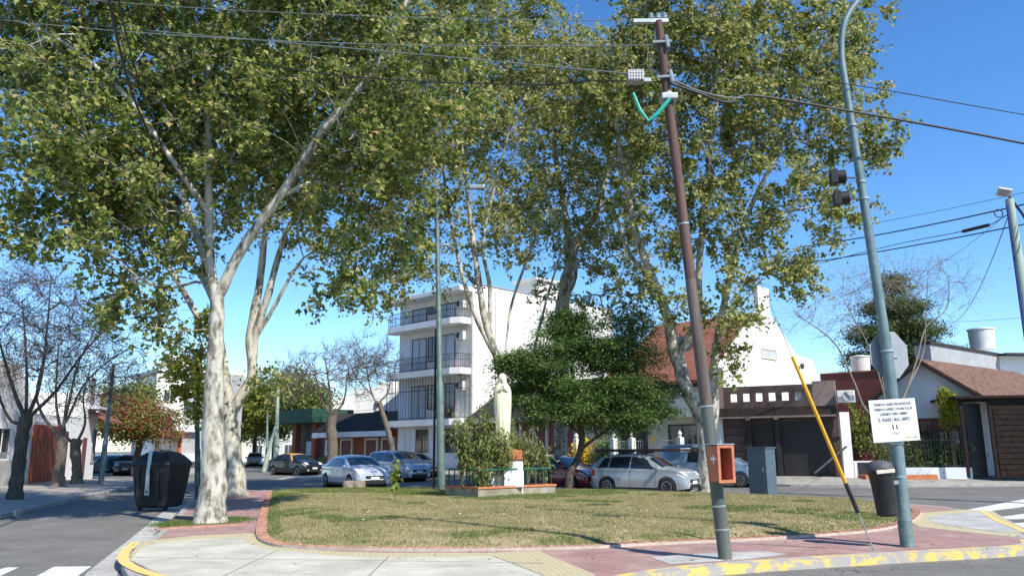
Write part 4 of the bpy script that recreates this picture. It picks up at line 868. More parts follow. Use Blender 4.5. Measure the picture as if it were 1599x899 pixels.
R.part('red_band', MB().box(.2,2*half-.2,.003,.04,2.1,2.7,HFr), 'frame'); window(R, HFr, .6, 3.0, .8, 2.05, w=.004, bars=9, fmat='darkwood')
# lower front roof to the right of the gable
o2 = HFr(2*half+.2, .3, 0); SF = frame((o2[0],o2[1]), (b2[0]-a2[0]+1.5, b2[1]-a2[1]+1.6), .2)
R.part('lean_to_roof', MB().extr([tuple(Vector(HFr(2*half,.2,eh-.45))), tuple(Vector(HFr(2*half+.1,.2,eh-.45))+Vector((6,1.5,0))), tuple(Vector(HFr(2*half+.1,.2,eh-.1))+Vector((6,3.4,0))), tuple(Vector(HFr(2*half,.2,eh-.1))+Vector((0,1.8,0)))], (0,0,.12)), 'redtile')
# dark timber garage at right edge
a3 = D(1506,745,35.6); b3 = D(1650,745,34.9); TF = frame((a3[0],a3[1]), (b3[0]-a3[0], b3[1]-a3[1]), .2); th = zat(1520,628,35.5)-.2
R = Rooted('timber_carport', 'dark timber carport with closed board gate at the right edge of the photo', 'carport', (a3[0],a3[1],0))
R.part('roof', MB().box(-.2,6,-3.5,.2,th-.12,th,TF), 'shedwood', bevel=.01)
R.part('post', MB().box(0,.12,-.1,.02,0,th-.13,TF), 'shedwood'); R.part('post', MB().box(1.15,1.3,-.1,.02,0,th-.13,TF), 'shedwood')
gt_ = R.part('board_gate', MB().box(1.32,6,-.08,.0,0.02,th-.14,TF), 'shedwood')
for i in range(12): R.part('board', MB().box(1.34,5.98,.0,.018,.1+i*.24,.31+i*.24,TF), 'shedwood', gt_)
R.part('entry_door', MB().box(.14,1.13,-.9,-.82,0,th-.3,TF), 'garage'); R.part('back_wall', MB().box(-.2,6,-3.5,-3.35,0,th-.13,TF), 'shedwood')
# low white wall with fence & hedge
a4 = D(1318,740,37.2); b4 = D(1514,740,36.2); LF = frame((a4[0],a4[1]), (b4[0]-a4[0], b4[1]-a4[1]), .2); LL = math.hypot(b4[0]-a4[0], b4[1]-a4[1])
R = Rooted('front_fence', 'low white garden wall with black railings in front of the tiled cottage', 'fence', (a4[0],a4[1],0))
R.part('low_wall', MB().box(1.3,LL,-.2,.0,-.1,.42,LF), 'bluewhite', bevel=.01); R.part('railing', railing(LF, [(1.3,-.1),(LL,-.1)], .42, 2.0, .14, .014), 'iron')
R.part('white_pier', MB().box(-.1,.32,-.3,.0,-.1,2.95,LF), 'white'); R.part('meter_box', MB().box(.35,1.28,-.25,.0,-.1,.72,LF), 'white'); R.part('meter_door', MB().box(.5,1.08,.0,.03,-.05,.66,LF), 'garage')
for i, (u, h, mt, nm, lb) in enumerate([(3.0,1.5,'leaf_shrub','hedge_bush','dark garden bush behind the white message board'),(4.2,1.2,'leaf_yew','hedge_bush','dense low hedge left of the pointed conifer behind the black railings'),(5.4,1.3,'leaf_yew','hedge_bush','dense hedge right of the pointed conifer beside the timber carport'),(1.6,1.6,'leaf_shrub','hedge_bush','thin shrub with leaves spilling over the meter box')]):
    q = LF(u,-.9,0); plant(nm, lb, q[:2], h, .7, .26, mt, leaf=.11, stems=8, nl=2200, z0=.15, kind='simple', cat='bush')
q = LF(1.2,-.6,0); plant('flower_clump', 'pink flowers behind the low white meter box', q[:2], 1.1, .45, .16, 'flower_pink', leaf=.08, stems=6, nl=450, z0=.3, kind='simple', cat='flowers', crown='flowers')
q = LF(1.0,-.8,0); plant('garden_shrub', 'yellow green shrub top above the white gate pier', q[:2], 3.6, .6, .2, 'leaf_light', leaf=.13, stems=5, nl=700, z0=.2, kind='simple', cat='shrub')
x, y, zt_ = D(1474,612,36.6); tree('cypress_tree', 'narrow golden green conifer standing before the cottage gable', 'tree', (x,y,.2), [[(x,y,.2,.07),(x,y,zt_-.5,.04)]], [((x,y,zt_-.7),(.25,.25,.7),3), ((x,y,zt_-1.5),(.36,.36,.6),3)], 70, 9000, 'leaf_yellow', 'bark_dark', leaf=.13, sig=.1, kind='spray', up=0, droop=-1.5, tip=.006)
# brick tree planter on the pavement
R = Rooted('brick_planter', 'low red brick planter around the bare tree on the far pavement', 'planter', (*D(1400,748,37.3)[:2],0))
q0 = D(1346,752,36.4); q1 = D(1458,752,36.2); PF = frame((q0[0],q0[1]), (q1[0]-q0[0], q1[1]-q0[1]), 0.05); PLn = math.hypot(q1[0]-q0[0],q1[1]-q0[1])
mb = MB(); mb.box(0,PLn,0,.14,0,.27,PF); mb.box(0,PLn,-1.3,-1.16,0,.27,PF); mb.box(0,.14,-1.16,0,0,.27,PF); mb.box(PLn-.14,PLn,-1.16,0,0,.27,PF); R.part('brick_rim', mb, 'orangebrick'); R.part('soil', MB().box(.14,PLn-.14,-1.16,0,0,.2,PF), 'bark_mid')
q = PF(2.6,-.6,0); plant('planter_plant', 'small weeds growing in the red brick planter', q[:2], .5, .4, .12, 'leaf_shrub', leaf=.1, stems=5, nl=250, z0=.2, kind='simple')
# grey building with tank behind
a5 = D(1456,600,50); b5 = D(1562,600,57); QF = frame((a5[0],a5[1]), (b5[0]-a5[0], b5[1]-a5[1]), .2); QL = math.hypot(b5[0]-a5[0], b5[1]-a5[1]); qh = zat(1458,539,50)-.2
R = Rooted('grey_house', 'plain grey two storey wall with white front and small window behind the cottage roof', 'house', (a5[0],a5[1],0))
R.part('wall', MB().box(0,QL,-1.0,0,-.3,qh-.3,QF), 'grey'); R.part('roof', MB().box(-.1,QL+.2,-1.1,.1,qh-.3,qh-.12,QF), 'slate')
QF2 = frame((b5[0],b5[1]), (-( -(b5[1]-a5[1])), (b5[0]-a5[0])), .2)
nn = frame((b5[0],b5[1]), (6,.5), .2)
R.part('front_wall', MB().box(0,8,-5,0,-.3,qh-.35,nn), 'white'); window(R, nn, .9, 1.9, 4.6, 5.9, w=.004); R.part('balcony', MB().box(.4,7.5,.0,1.0,3.8,4.0,nn), 'white'); R.part('eave', MB().box(-.2,8,.0,1.1,qh-.34,qh-.2,nn), 'slate')

# houses left of the apartment block
o6 = (Cb[0]-dn[0]*10.5+.3, Cb[1]-dn[1]*10.5+.5); NF = frame(o6, dn, .2)
R = Rooted('brick_garage_house', 'brick fronted house with low slate canopy and white fascia left of the apartments', 'house', (*o6,0))
fh = zat(560,672,64)-.2; 
R.part('wall', MB().box(0,10.3,-7,0,-.3,fh+.2,NF), 'brick'); R.part('fascia', MB().box(0,10.3,1.0,1.15,fh-.35,fh+.05,NF), 'bluewhite')
R.part('canopy_roof', MB().extr([NF(0,1.1,fh),NF(10.3,1.1,fh),NF(10.3,-1.5,fh+1.5),NF(0,-1.5,fh+1.5)], (0,0,.14)), 'slate')
for u in (2.6,5.9,8.0):
    fo = MB(); fo.box(u,u+.18,.0,.12,0,fh-.6,NF); fo.box(u+1.5,u+1.68,.0,.12,0,fh-.6,NF); fo.box(u,u+1.68,.0,.12,fh-.6,fh-.42,NF); d_ = R.part('door_frame', fo, 'cream'); R.part('door', MB().box(u+.18,u+1.5,.004,.05,0,fh-.6,NF), 'frame', d_)
R.part('pale_panel', MB().box(.3,1.5,.004,.04,.9,2.2,NF), 'bluewhite')
uh = zat(560,600,66)-.2
UB = frame((NF(1.0,-2.2,0)[0], NF(1.0,-2.2,0)[1]), (1,-.12), .2); UBl = 5.9
R.part('upper_wall', MB().box(0,UBl,-5,0,fh,uh,UB), 'white')
for u in (3.0,6.4): R.part('upper_opening', MB().box(u*.6,u*.6+1.1,.0,.05,fh+1.2,fh+1.9,UB), 'brown')
for u in (3.2,7.3): R.part('wall_lamp', MB().box(u*.6,u*.6+.22,.0,.2,uh-1.6,uh-1.1,UB), 'darkgrey')
R.part('roof_edge', MB().box(2.0,UBl,-5,-.6,uh,uh+.5,UB), 'offwhite')
o7 = (o6[0]-dn[0]*5.2, o6[1]-dn[1]*5.2); NF2 = frame(o7, dn, .2)
R = Rooted('awning_shop', 'corner building with wide dark green awning on brick columns behind the knuckled tree', 'shop', (*o7,0))
aw0, aw1 = zat(490,655,67)-.2, zat(490,634,67)-.2
R.part('wall', MB().box(.2,5.0,-6,-.8,-.3,aw0+.3,NF2), 'darkgrey'); R.part('awning', MB().box(-.6,5.2,-6,1.2,aw0,aw1,NF2), 'green_awning')
for u in (.5,3.6): R.part('column', MB().box(u,u+.55,-.4,.15,-.1,aw0,NF2), 'brick')
for u in (1.4,2.5,4.3): R.part('pale_panel', MB().box(u,u+.85,-.79,-.7,.9,2.1,NF2), 'bluewhite')
R.part('hedge_strip', MB().box(-.4,5.0,-.3,-.1,-.1,.8,NF2), 'leaf_yew')
o8 = D(468,700,80); NF3 = frame((o8[0],o8[1]), (1,-.55), .2)
R = Rooted('cream_house', 'narrow cream house with stepped corner seen left of the green awning', 'house', (o8[0],o8[1],0))
R.part('wall', MB().box(0,3.2,-8,0,-.3,zat(480,650,80),NF3), 'offwhite'); R.part('upper_wall', MB().box(.8,3.2,-8,-.2,zat(480,650,80),zat(480,622,80),NF3), 'white'); window(R, NF3, 1.2, 2.1, 1.0, 2.2, w=.004)
# far buildings at the end of the left street
for u, v, Y, w, mt, lb in [(398,690,135,9,'grey','distant grey house at the end of the far street'),(345,680,120,7,'cream','distant cream house glimpsed between the two plane trunks'),(388,676,150,8,'white','distant white house behind the far street trees'),(430,640,120,16,'offwhite','distant pale block hidden behind the far street trees')]:
    x, y, zt_ = D(u, v, Y); R = Rooted('distant_house', lb, 'house', (x,y,0), 'distant houses down the street'); FR = frame((x-w/2,y), (1,-.2), 0)
    R.part('wall', MB().box(0,w,-8,0,-.2,zt_,FR), mt); R.part('roof', MB().box(-.2,w+.2,-8.2,.3,zt_,zt_+.25,FR), 'midbrown')
    for i in range(3): window(R, FR, .8+i*w/3.4, .8+i*w/3.4+1.1, 1.0, 2.3, w=.004)
# white flats at the left distance
Lc = D(232,700,72); Lr = D(296,700,74)
fl = frame((Lc[0],Lc[1]), (Lr[0]-Lc[0], Lr[1]-Lc[1]), .08); flL = math.hypot(Lr[0]-Lc[0], Lr[1]-Lc[1]); fz = zat(240,576,72)
R = Rooted('white_flats', 'white and grey flats with dark corner balconies behind the crimson leaved tree', 'apartment building', (Lc[0],Lc[1],0))
R.part('wall', MB().box(0,flL*.72,-7,0,-.2,fz,fl), 'white'); R.part('balcony_core', MB().box(flL*.72,flL,-7,-1.2,-.2,fz-.3,fl), 'grey')
for i in range(3):
    zz = fz-1.0-i*2.65; R.part('balcony', MB().box(flL*.72,flL+.5,-1.2,.3,zz-1.6,zz-.9,fl), 'bluewhite'); 
    window(R, fl, .7, 1.7, zz-1.5, zz-.5, w=.004)
R.part('balcony_roof', MB().box(flL*.72,flL+.5,-1.2,.3,fz-.5,fz-.25,fl), 'slate')
sd = D(190,700,80); sl = frame((sd[0],sd[1]), (Lc[0]-sd[0], Lc[1]-sd[1]), .08); slL = math.hypot(Lc[0]-sd[0], Lc[1]-sd[1])
R.part('side_wing', MB().box(0,slL-.1,-8,-.6,-.2,fz+.2,sl), 'grey'); R.part('wing_roof', MB().box(-.3,slL-.1,-8,.0,fz+.2,fz+.5,sl), 'bluewhite')
for i in range(3): window(R, sl, .8+i*2.7, 2.4+i*2.7, fz-2.4, fz-1.0, w=-.596, fmat='grey'); R.part('wing_balcony', MB().box(.4+i*2.7,2.8+i*2.7,-.6,.3,fz-3.1,fz-2.7,sl), 'bluewhite')
R.part('stair_tower', MB().box(flL*.45,flL*.95,-6,-3,fz,fz+2.2,fl), 'offwhite'); R.part('ground_canopy', MB().box(-2.5,flL*.7,.0,1.4,2.7,3.3,fl), 'brick'); R.part('red_pillar', MB().box(flL*.62,flL*.7,.2,.5,0,2.7,fl), 'redwood')
R.part('chimney_stack', MB().box(flL*.2,flL*.35,-2,-1,fz,fz+.9,fl), 'grey')
# white house on the left pavement
q0 = D(-60,745,33); q1 = D(118,738,47); WHd = (q1[0]-q0[0], q1[1]-q0[1]); WH = frame((q0[0],q0[1]), WHd, .08); WHL = math.hypot(*WHd)
R = Rooted('white_house', 'long white house with stone plinth and orange red gate behind the left pavement', 'house', (q0[0],q0[1],0))
hh = zat(60,640,42)
R.part('wall', MB().box(0,WHL,-9,0,-.2,hh,WH), 'white')
def ulocal(u):                       # where a sight line meets the facade
    r = ray(u, 700); dx, dy = WHd[0]/WHL, WHd[1]/WHL
    det = -r[0]*dy+dx*r[1]; return (r[0]*q0[1]-q0[0]*r[1])/(dx*r[1]-dy*r[0])
ug0, ug1 = ulocal(42), ulocal(86); 
R.part('gate_frame', MB().box(ug0-.35,ug1+.1,.0,.05,0,3.0,WH), 'offwhite'); g_ = R.part('gate', MB().box(ug0,ug1,.052,.1,0.02,2.85,WH), 'redwood'); 
for i in range(8): R.part('gate_board', MB().box(ug0+.05+i*(ug1-ug0)/8,ug0-.03+(i+1)*(ug1-ug0)/8,.1,.115,.06,2.8,WH), 'redwood', g_)
R.part('stone_plinth', MB().box(0,ug0-.4,.0,.06,0,1.15,WH), 'slab')
R.part('sloped_parapet', MB().extr([WH(0,-.3,hh),WH(WHL*.55,-.3,hh),WH(WHL*.35,-.3,hh+2.2),WH(0,-.3,hh+2.2)], tuple(Vector(WH(0,-.3,0))-Vector(WH(0,0,0)))), 'white')
R.part('brown_door', MB().box(ulocal(94),ulocal(99),.0,.06,0,2.6,WH), 'frame')
w0 = ulocal(8); window(R, WH, max(w0-1.6,.5), w0-.2, 1.5, 2.5, w=.004, bars=5)
q2 = D(140,736,50); W2 = frame((q1[0],q1[1]), (q2[0]-q1[0], q2[1]-q1[1]), .08); W2L = math.hypot(q2[0]-q1[0], q2[1]-q1[1]); h2 = zat(125,608,48)
R = Rooted('corner_house', 'two storey white corner house with red tile awning and tall shuttered window', 'house', (q1[0],q1[1],0))
R.part('wall', MB().box(0.05,W2L,-8,0.0,-.2,h2,W2), 'white'); R.part('tile_awning', MB().extr([W2(W2L*.3,0,3.75),W2(W2L+.9,0,3.75),W2(W2L+1.1,1.2,3.2),W2(W2L*.3,1.2,3.2)], (0,0,.14)), 'redtile')
window(R, W2, W2L*.72, W2L*.95, .9, 2.8, w=.004, fmat='grey'); window(R, W2, W2L*.3, W2L*.5, 4.4, 5.8, w=.004, fmat='frame', pane='shutter'); R.part('upper_balcony', MB().box(W2L*.15,W2L*.75,.0,.7,4.0,4.15,W2), 'bluewhite')
R.part('entrance', MB().box(W2L*.05,W2L*.3,.0,.05,0,2.3,W2), 'frame')

# ------------------------------------------------------------------ cars
def car(name, label, L, W, H, prof, wins, color, loc, heading, group=None, roofcol=None, wheel=.31, wb=(.19,.81), belt=(.63,.60), rearw=None, ws=(.62,.765), van=False, roofsp=None, metal=.35, ltype=0):
    root = thing(name, label, 'car' if not van else 'van', (loc[0],loc[1],-.12 if len(loc) < 3 else loc[2]), group, heading)
    body_m = paint(name+'_paint', color, metal)
    tx = np.array([p[0] for p in prof]); tz = np.array([p[1] for p in prof])*H
    def Tz(t): 
        return float(np.interp(t, tx, tz))
    def TzS(t): return (Tz(max(0,t-.012))+Tz(t)*2+Tz(min(1,t+.012)))/4
    Bz = lambda t: min((belt[0]+(belt[1]-belt[0])*t)*H, TzS(t)-.035)
    def Wt(t): k = abs(2*t-1); return W/2*(1-.05*k**3-.10*k**14-.05*k**40)
    zb = lambda t: .19+.07*abs(2*t-1)**8
    def Wr(t):
        g = min(1, max(0, (TzS(t)-Bz(t))/(.36*H))); return Wt(t)*(.955-(.12 if van else .21)*g)
    def S(t, v):     # v 0..1 lower side, 1..2 greenhouse side, 2..3 top to the centre
        x = -L/2+L*t
        if v < 1:
            z_ = zb(t)+(Bz(t)-zb(t))*v; y = Wt(t)*(.93+.07*math.sin(math.pi*min(1,.12+v*.75)))*(1-.02*v)
        elif v < 2:
            f = v-1; y0 = Wt(t)*.975; y = y0+(Wr(t)-y0)*(f**1.15); z_ = Bz(t)+(TzS(t)-.055-Bz(t))*f if TzS(t)-Bz(t) > .06 else Bz(t)+(TzS(t)-.02-Bz(t))*f
        else:
            f = v-2; y = Wr(t)*(1-f); e = .055 if TzS(t)-Bz(t) > .06 else .02; z_ = TzS(t)-e*(1-f)**3
        return (x, y, z_)
    ts = np.unique(np.concatenate([np.linspace(0,1,56), [.004,.01,.02,.98,.99,.996]])); vs = [0,.12,.3,.5,.7,.88,1,1.2,1.5,1.8,2,2.06,2.14,2.3,2.6,3]
    V = []; F_ = []; 
    for t in ts:
        half = [S(t, v) for v in vs]; ring = half+[(p[0],-p[1],p[2]) for p in half[::-1][1:]]; V += ring
    m = len(ring); n = len(ts)
    for i in range(n-1):
        for k in range(m): F_.append((i*m+k, i*m+(k+1)%m, (i+1)*m+(k+1)%m, (i+1)*m+k))
    F_.append(tuple(range(m))[::-1]); F_.append(tuple(range((n-1)*m, n*m)))
    mb = MB(); mb.add(V, F_); body = mb.build('body', body_m, root, smooth=True, sharp=40)
    wx = [-L/2+L*wb[0], -L/2+L*wb[1]]
    cut = MB()
    for x in wx:
        for s in (-1,1): cut.lathe([(wheel+.055,-.16),(wheel+.055,.16)], c=(x,s*(W/2-.02),wheel+.01), n=28, axis='y')
    co = cut.build('cut', 'black'); co.parent = root
    mod = body.modifiers.new('b', 'BOOLEAN'); mod.object = co; mod.operation = 'DIFFERENCE'; mod.solver = 'EXACT'
    dg = bpy.context.evaluated_depsgraph_get(); me = bpy.data.meshes.new_from_object(body.evaluated_get(dg)); body.modifiers.clear(); old = body.data; 
    if len(me.polygons) > 200: body.data = me
    bpy.data.objects.remove(co)
    for p in body.data.polygons: p.use_smooth = True
    body.data.set_sharp_from_angle(angle=math.radians(38))
    arch = MB()
    for x in wx:
        arch.lathe([(wheel+.02,-W/2+.2),(wheel+.02,W/2-.2)], c=(x,0,wheel+.02), n=16, axis='y')
    arch.box(-L/2+.35,L/2-.35,-W/2+.18,W/2-.18,.16,.3)
    arch.build('underbody', 'black', root)
    for x in wx:
        for s in (-1,1):
            y = s*(W/2-.11)
            w_ = MB().lathe([(wheel*.62,-.1),(wheel*.93,-.1),(wheel,-.07),(wheel,.07),(wheel*.93,.1),(wheel*.62,.1)], c=(x,y,wheel), n=28, axis='y').build('wheel', 'rubber', root, smooth=True)
            rm = MB(); rm.lathe([(wheel*.64,s*.06),(wheel*.64,s*.101),(wheel*.56,s*.103),(wheel*.52,s*.07),(.01,s*.07)], c=(x,y,wheel), n=24, axis='y')
            for k in range(7):
                a = k*2*math.pi/7; rm.box(-.025,.025,s*.07,s*.1,.03,wheel*.56, lambda u,w,h,a=a: (x+u*math.cos(a)+h*math.sin(a), y+w, wheel+h*math.cos(a)-u*math.sin(a)))
            rm.build('rim', 'rim', w_)
    def panel(pname, tv, mat, both=True, off=.006, parent=None, grid=(8,4), mirrored=None):
        """tv: function (a,b in 0..1)->(t, v, sign)"""
        sides = (1,-1) if both else (1,)
        for s in sides:
            V = []; F2 = []; gx, gy = grid
            for i in range(gx+1):
                for j in range(gy+1):
                    t, v = tv(i/gx, j/gy); p = Vector(S(t, v)); e = 1e-3
                    dt = Vector(S(min(1,t+e), v))-Vector(S(max(0,t-e), v)); dv = Vector(S(t, min(3,v+e)))-Vector(S(t, max(0,v-e)))
                    nrm = dt.cross(dv); nrm = nrm.normalized() if nrm.length > 0 else Vector((0,0,1))
                    if nrm.y < 0 and nrm.z < 0: nrm = -nrm
                    if nrm.z < -.3 or (nrm.y < 0 and abs(nrm.y) > abs(nrm.z)): nrm = -nrm
                    p = p+nrm*off; V.append((p.x, p.y*s, p.z))
            for i in range(gx):
                for j in range(gy): a = i*(gy+1)+j; F2.append((a, a+gy+1, a+gy+2, a+1))
            MB().add(V, F2).build(pname, mat, parent or root, smooth=True, fix=False)
    def top_panel(pname, t0, t1, q, mat, off=.008, parent=None, q0=None):
        V = []; F2 = []; gx = 10; gy = 12; rev = t0 > t1
        for i in range(gx+1):
            for j in range(gy+1):
                t = t0+(t1-t0)*i/gx; f = -1+2*j/gy; yy = abs(f)*q; v = 3-yy; p = Vector(S(t, v)); sgn = 1 if f >= 0 else -1
                V.append((p.x, p.y*sgn, p.z))
        # offset along average surface normal
        out = []
        for i in range(gx+1):
            a = Vector(S(max(0,t0+(t1-t0)*i/gx-.01), 3)); b = Vector(S(min(1,t0+(t1-t0)*i/gx+.01), 3)); tg = (b-a).normalized(); nn_ = Vector((-tg.z,0,tg.x)); out.append(nn_ if nn_.z > 0 else -nn_)
        V = [tuple(Vector(p)+out[k//(gy+1)]*off) for k, p in enumerate(V)]
        for i in range(gx):
            for j in range(gy): a = i*(gy+1)+j; F2.append((a, a+gy+1, a+gy+2, a+1))
        return MB().add(V, F2).build(pname, mat, parent or root, smooth=True, fix=False)
    top_panel('windscreen', ws[0], ws[1], .93, 'carglass')
    if rearw: top_panel('rear_window', rearw[0], rearw[1], .88, 'carglass')
    if roofcol:
        rp = paint('roof_paint', roofcol, .0); top_panel('painted_roof', rearw[1]+.01 if rearw else .2, ws[0]-.005, 1.0, rp, off=.005)
        panel('roof_pillar', lambda a, b: (ws[0]-.05+.06*a+ (1-b)*.10, 1.05+.93*b), rp, off=.009, grid=(2,6))
    for (a0, a1, b0_, b1_) in wins:     # t range at the belt and at the top
        panel('side_window', lambda a, b, a0=a0, a1=a1, c0=b0_, c1=b1_: ((a0+(c0-a0)*b)+((a1+(c1-a1)*b)-(a0+(c0-a0)*b))*a, 1.06+.80*b), 'carglass')
    # headlights, tail lights, grille, plates, mirrors, door lines, handles
    panel('headlight', lambda a, b: (.925+.055*a, 2.03+.36*b-.0*a), 'lampglass', off=.008, grid=(4,4))
    panel('headlight_side', lambda a, b: (.91+.075*a, .82+.14*b), 'lampglass', off=.008, grid=(4,3))
    panel('tail_light', lambda a, b: (.008+.05*a, .62+.33*b), 'redlens', off=.008, grid=(3,3))
    xf = L/2; wf = Wt(1)
    zt_ = TzS(1)
    MB().box(xf-.02,xf+.012,-wf*.62,wf*.62,zt_-.17,zt_-.05).build('grille', 'black', root, bevel=.008)
    MB().box(xf-.02,xf+.014,-wf*.7,wf*.7,.26,.40).build('lower_intake', 'black', root, bevel=.01)
    MB().box(xf+.012,xf+.024,-.2,.2,zt_-.215,zt_-.1).build('number_plate', 'plate', root)
    MB().box(-xf-.014,-xf+.01,-.2,.2,.5,.61).build('number_plate', 'plate', root)
    for s in (1,-1):
        MB().lathe([(.0,0),(.05,.0),(.06,.012),(.0,.02)], c=(xf+.0,s*wf*.8,.36), n=12, axis='x').build('fog_lamp', 'lampglass', root)
        p = S(ws[1]-.03, 1.0); mr = MB().lathe([(.02,-.08),(.075,-.05),(.09,.0),(.075,.05),(.02,.08)], c=(p[0],s*(p[1]+.1),p[2]+.06), n=10, axis='y').build('mirror', body_m, root, smooth=True)
        MB().box(p[0]-.02,p[0]+.02,min(s*p[1],s*(p[1]+.05)),max(s*p[1],s*(p[1]+.05)),p[2]+.0,p[2]+.05).build('mirror_arm', 'black', mr)
    mid = (wins[0][1]+wins[-1][0])/2 if len(wins) > 1 else .45
    for tl in sorted(set([round((w1[1]+w2[0])/2,3) for w1, w2 in zip(wins, wins[1:])]+[wins[-1][1]-.01])):
        panel('door_gap', lambda a, b, tl=tl: (tl+.0022*a, .14+.84*b), 'black', off=.003, grid=(1,8))
    for w1 in wins[-2:]: panel('door_handle', lambda a, b, w1=w1: (w1[0]+.015+.035*a, .83+.035*b), body_m, off=.02, grid=(2,1))
    panel('sill_trim', lambda a, b: (.28+.44*a, .02+.09*b), 'black', off=.005, grid=(8,1))
    return root, S, TzS

sedanP = [(0,.60),(.008,.68),(.03,.73),(.13,.755),(.16,.77),(.29,.955),(.36,.99),(.44,1.0),(.54,.985),(.62,.925),(.765,.70),(.80,.68),(.90,.62),(.955,.55),(.985,.47),(1,.42)]
sedanW = [(.20,.30,.285,.33),(.315,.48,.345,.49),(.495,.70,.505,.62)]
hatchP = [(0,.54),(.008,.64),(.03,.74),(.08,.87),(.14,.945),(.27,1.0),(.42,1.0),(.52,.985),(.60,.93),(.77,.68),(.81,.655),(.90,.60),(.955,.54),(.985,.46),(1,.40)]
hatchW = [(.09,.20,.15,.22),(.215,.43,.235,.44),(.445,.71,.455,.61)]
mpvP = [(0,.56),(.008,.68),(.025,.85),(.06,.95),(.12,.985),(.3,1.0),(.48,1.0),(.58,.97),(.64,.92),(.79,.68),(.83,.65),(.91,.59),(.96,.53),(.985,.46),(1,.40)]
mpvW = [(.05,.19,.08,.20),(.205,.43,.215,.44),(.445,.735,.455,.645)]
vanP = [(0,.5),(.006,.90),(.02,.96),(.06,.99),(.2,1.0),(.5,1.0),(.60,.985),(.66,.94),(.78,.66),(.82,.60),(.90,.54),(.955,.48),(.985,.42),(1,.36)]
vanW = [(.30,.43,.31,.43),(.50,.745,.51,.655)]
HD = math.atan2(-.71,.70)
def wpos(u, v, zz=-.12): return G(u, v, zz)
car('taxi', 'black and yellow taxi sedan parked at the far kerb in the distance', 4.4, 1.72, 1.50, sedanP, sedanW, (.012,.012,.016), D(456,735,56.5)[:2], math.radians(-38), roofcol=(.85,.42,.01), rearw=(.17,.28))
car('silver_sedan', 'pale blue silver sedan driving behind the left half of the lawn', 4.55, 1.78, 1.48, sedanP, sedanW, (.50,.55,.63), D(549,752,37.3)[:2], math.radians(-56), rearw=(.17,.28))
car('grey_minivan', 'blue grey people carrier just behind the pale sedan', 4.35, 1.76, 1.66, mpvP, mpvW, (.30,.36,.45), D(617,742,45.0)[:2], math.radians(-50))
car('parked_hatchback', 'grey hatchback mostly hidden behind the blue grey people carrier', 4.1, 1.7, 1.55, hatchP, hatchW, (.30,.31,.31), D(640,738,50.5)[:2], math.radians(-45))
car('red_sedan', 'dark red car with blue tinted windscreen between the statue and the leaning trunk', 4.2, 1.74, 1.46, hatchP, hatchW, (.17,.012,.03), D(866,765,34.2)[:2], math.radians(-40))
hc, S_, T_ = car('silver_hatchback', 'silver hatchback with a long dark load on its roof at the edge of the lawn', 3.95, 1.66, 1.50, hatchP, hatchW, (.36,.40,.43), D(1004,771,30.8)[:2], math.radians(-35))
for xx in (-.75,.1):
    MB().box(xx-.025,xx+.025,-.62,.62,1.50,1.56).build('roof_bar', 'black', hc, bevel=.008)
ld = thing('ladder', 'long wrapped dark ladder lying on the silver hatchback roof', 'ladder', (hc.location.x, hc.location.y, -.12+1.56), None, hc.rotation_euler.z)
for s in (-.18,.18): MB().box(-2.0,2.15,s-.03,s+.03,.0,.1).build('rail', 'darkwood', ld, bevel=.008)
rg = MB(); [rg.tube([(-1.8+i*.3,-.18,.05),(-1.8+i*.3,.18,.05)], .015, 6) for i in range(13)]; rg.build('rungs', 'steel', ld)
MB().box(-1.9,1.7,-.12,.12,.02,.085).build('wrapping', pmat('dark_blue_wrap', (.02,.02,.06), (.06,.03,.03), 4, .7), ld, bevel=.01)
MB().box(1.55,1.8,-.21,.21,-.01,.115).build('end_pad', 'offwhite', ld, bevel=.01)
fg = thing('warning_flag', 'small orange triangular flag standing up from the roof ladder', 'flag', tuple(Vector(D(1014,690,30.6))), None, 0); MB().extr([(-.12,0,-.14),(-.02,0,-.14),(.2,0,.14),(.12,0,.2)], (0,.02,0)).build('pennant', 'guard', fg)
car('delivery_van', 'blue grey panel van parked behind the plane trunk and orange box', 4.25, 1.75, 1.86, vanP, vanW, (.22,.32,.45), D(1108,757,36.2)[:2], math.radians(-28), van=True, wheel=.32, wb=(.2,.83), belt=(.56,.52), ws=(.665,.775))
car('distant_car', 'tiny silver parked car beyond the corner house, left of the dark blue one', 4.2, 1.7, 1.48, hatchP, hatchW, (.40,.42,.45), D(146,728,60)[:2], math.radians(-110), metal=.2)
car('distant_car', 'tiny dark blue parked car in the side street under the crimson tree', 4.3, 1.72, 1.48, sedanP, sedanW, (.03,.06,.12), D(174,727,62)[:2], math.radians(-62), rearw=(.17,.28))
car('distant_car', 'tiny brown parked car beside the black container in the side street', 4.2, 1.7, 1.5, hatchP, hatchW, (.12,.09,.07), D(196,728,60)[:2], math.radians(-70))
car('distant_car', 'tiny white car far down the street left of the taxi', 4.2, 1.7, 1.5, hatchP, hatchW, (.6,.6,.6), D(394,722,88)[:2], math.radians(-75))

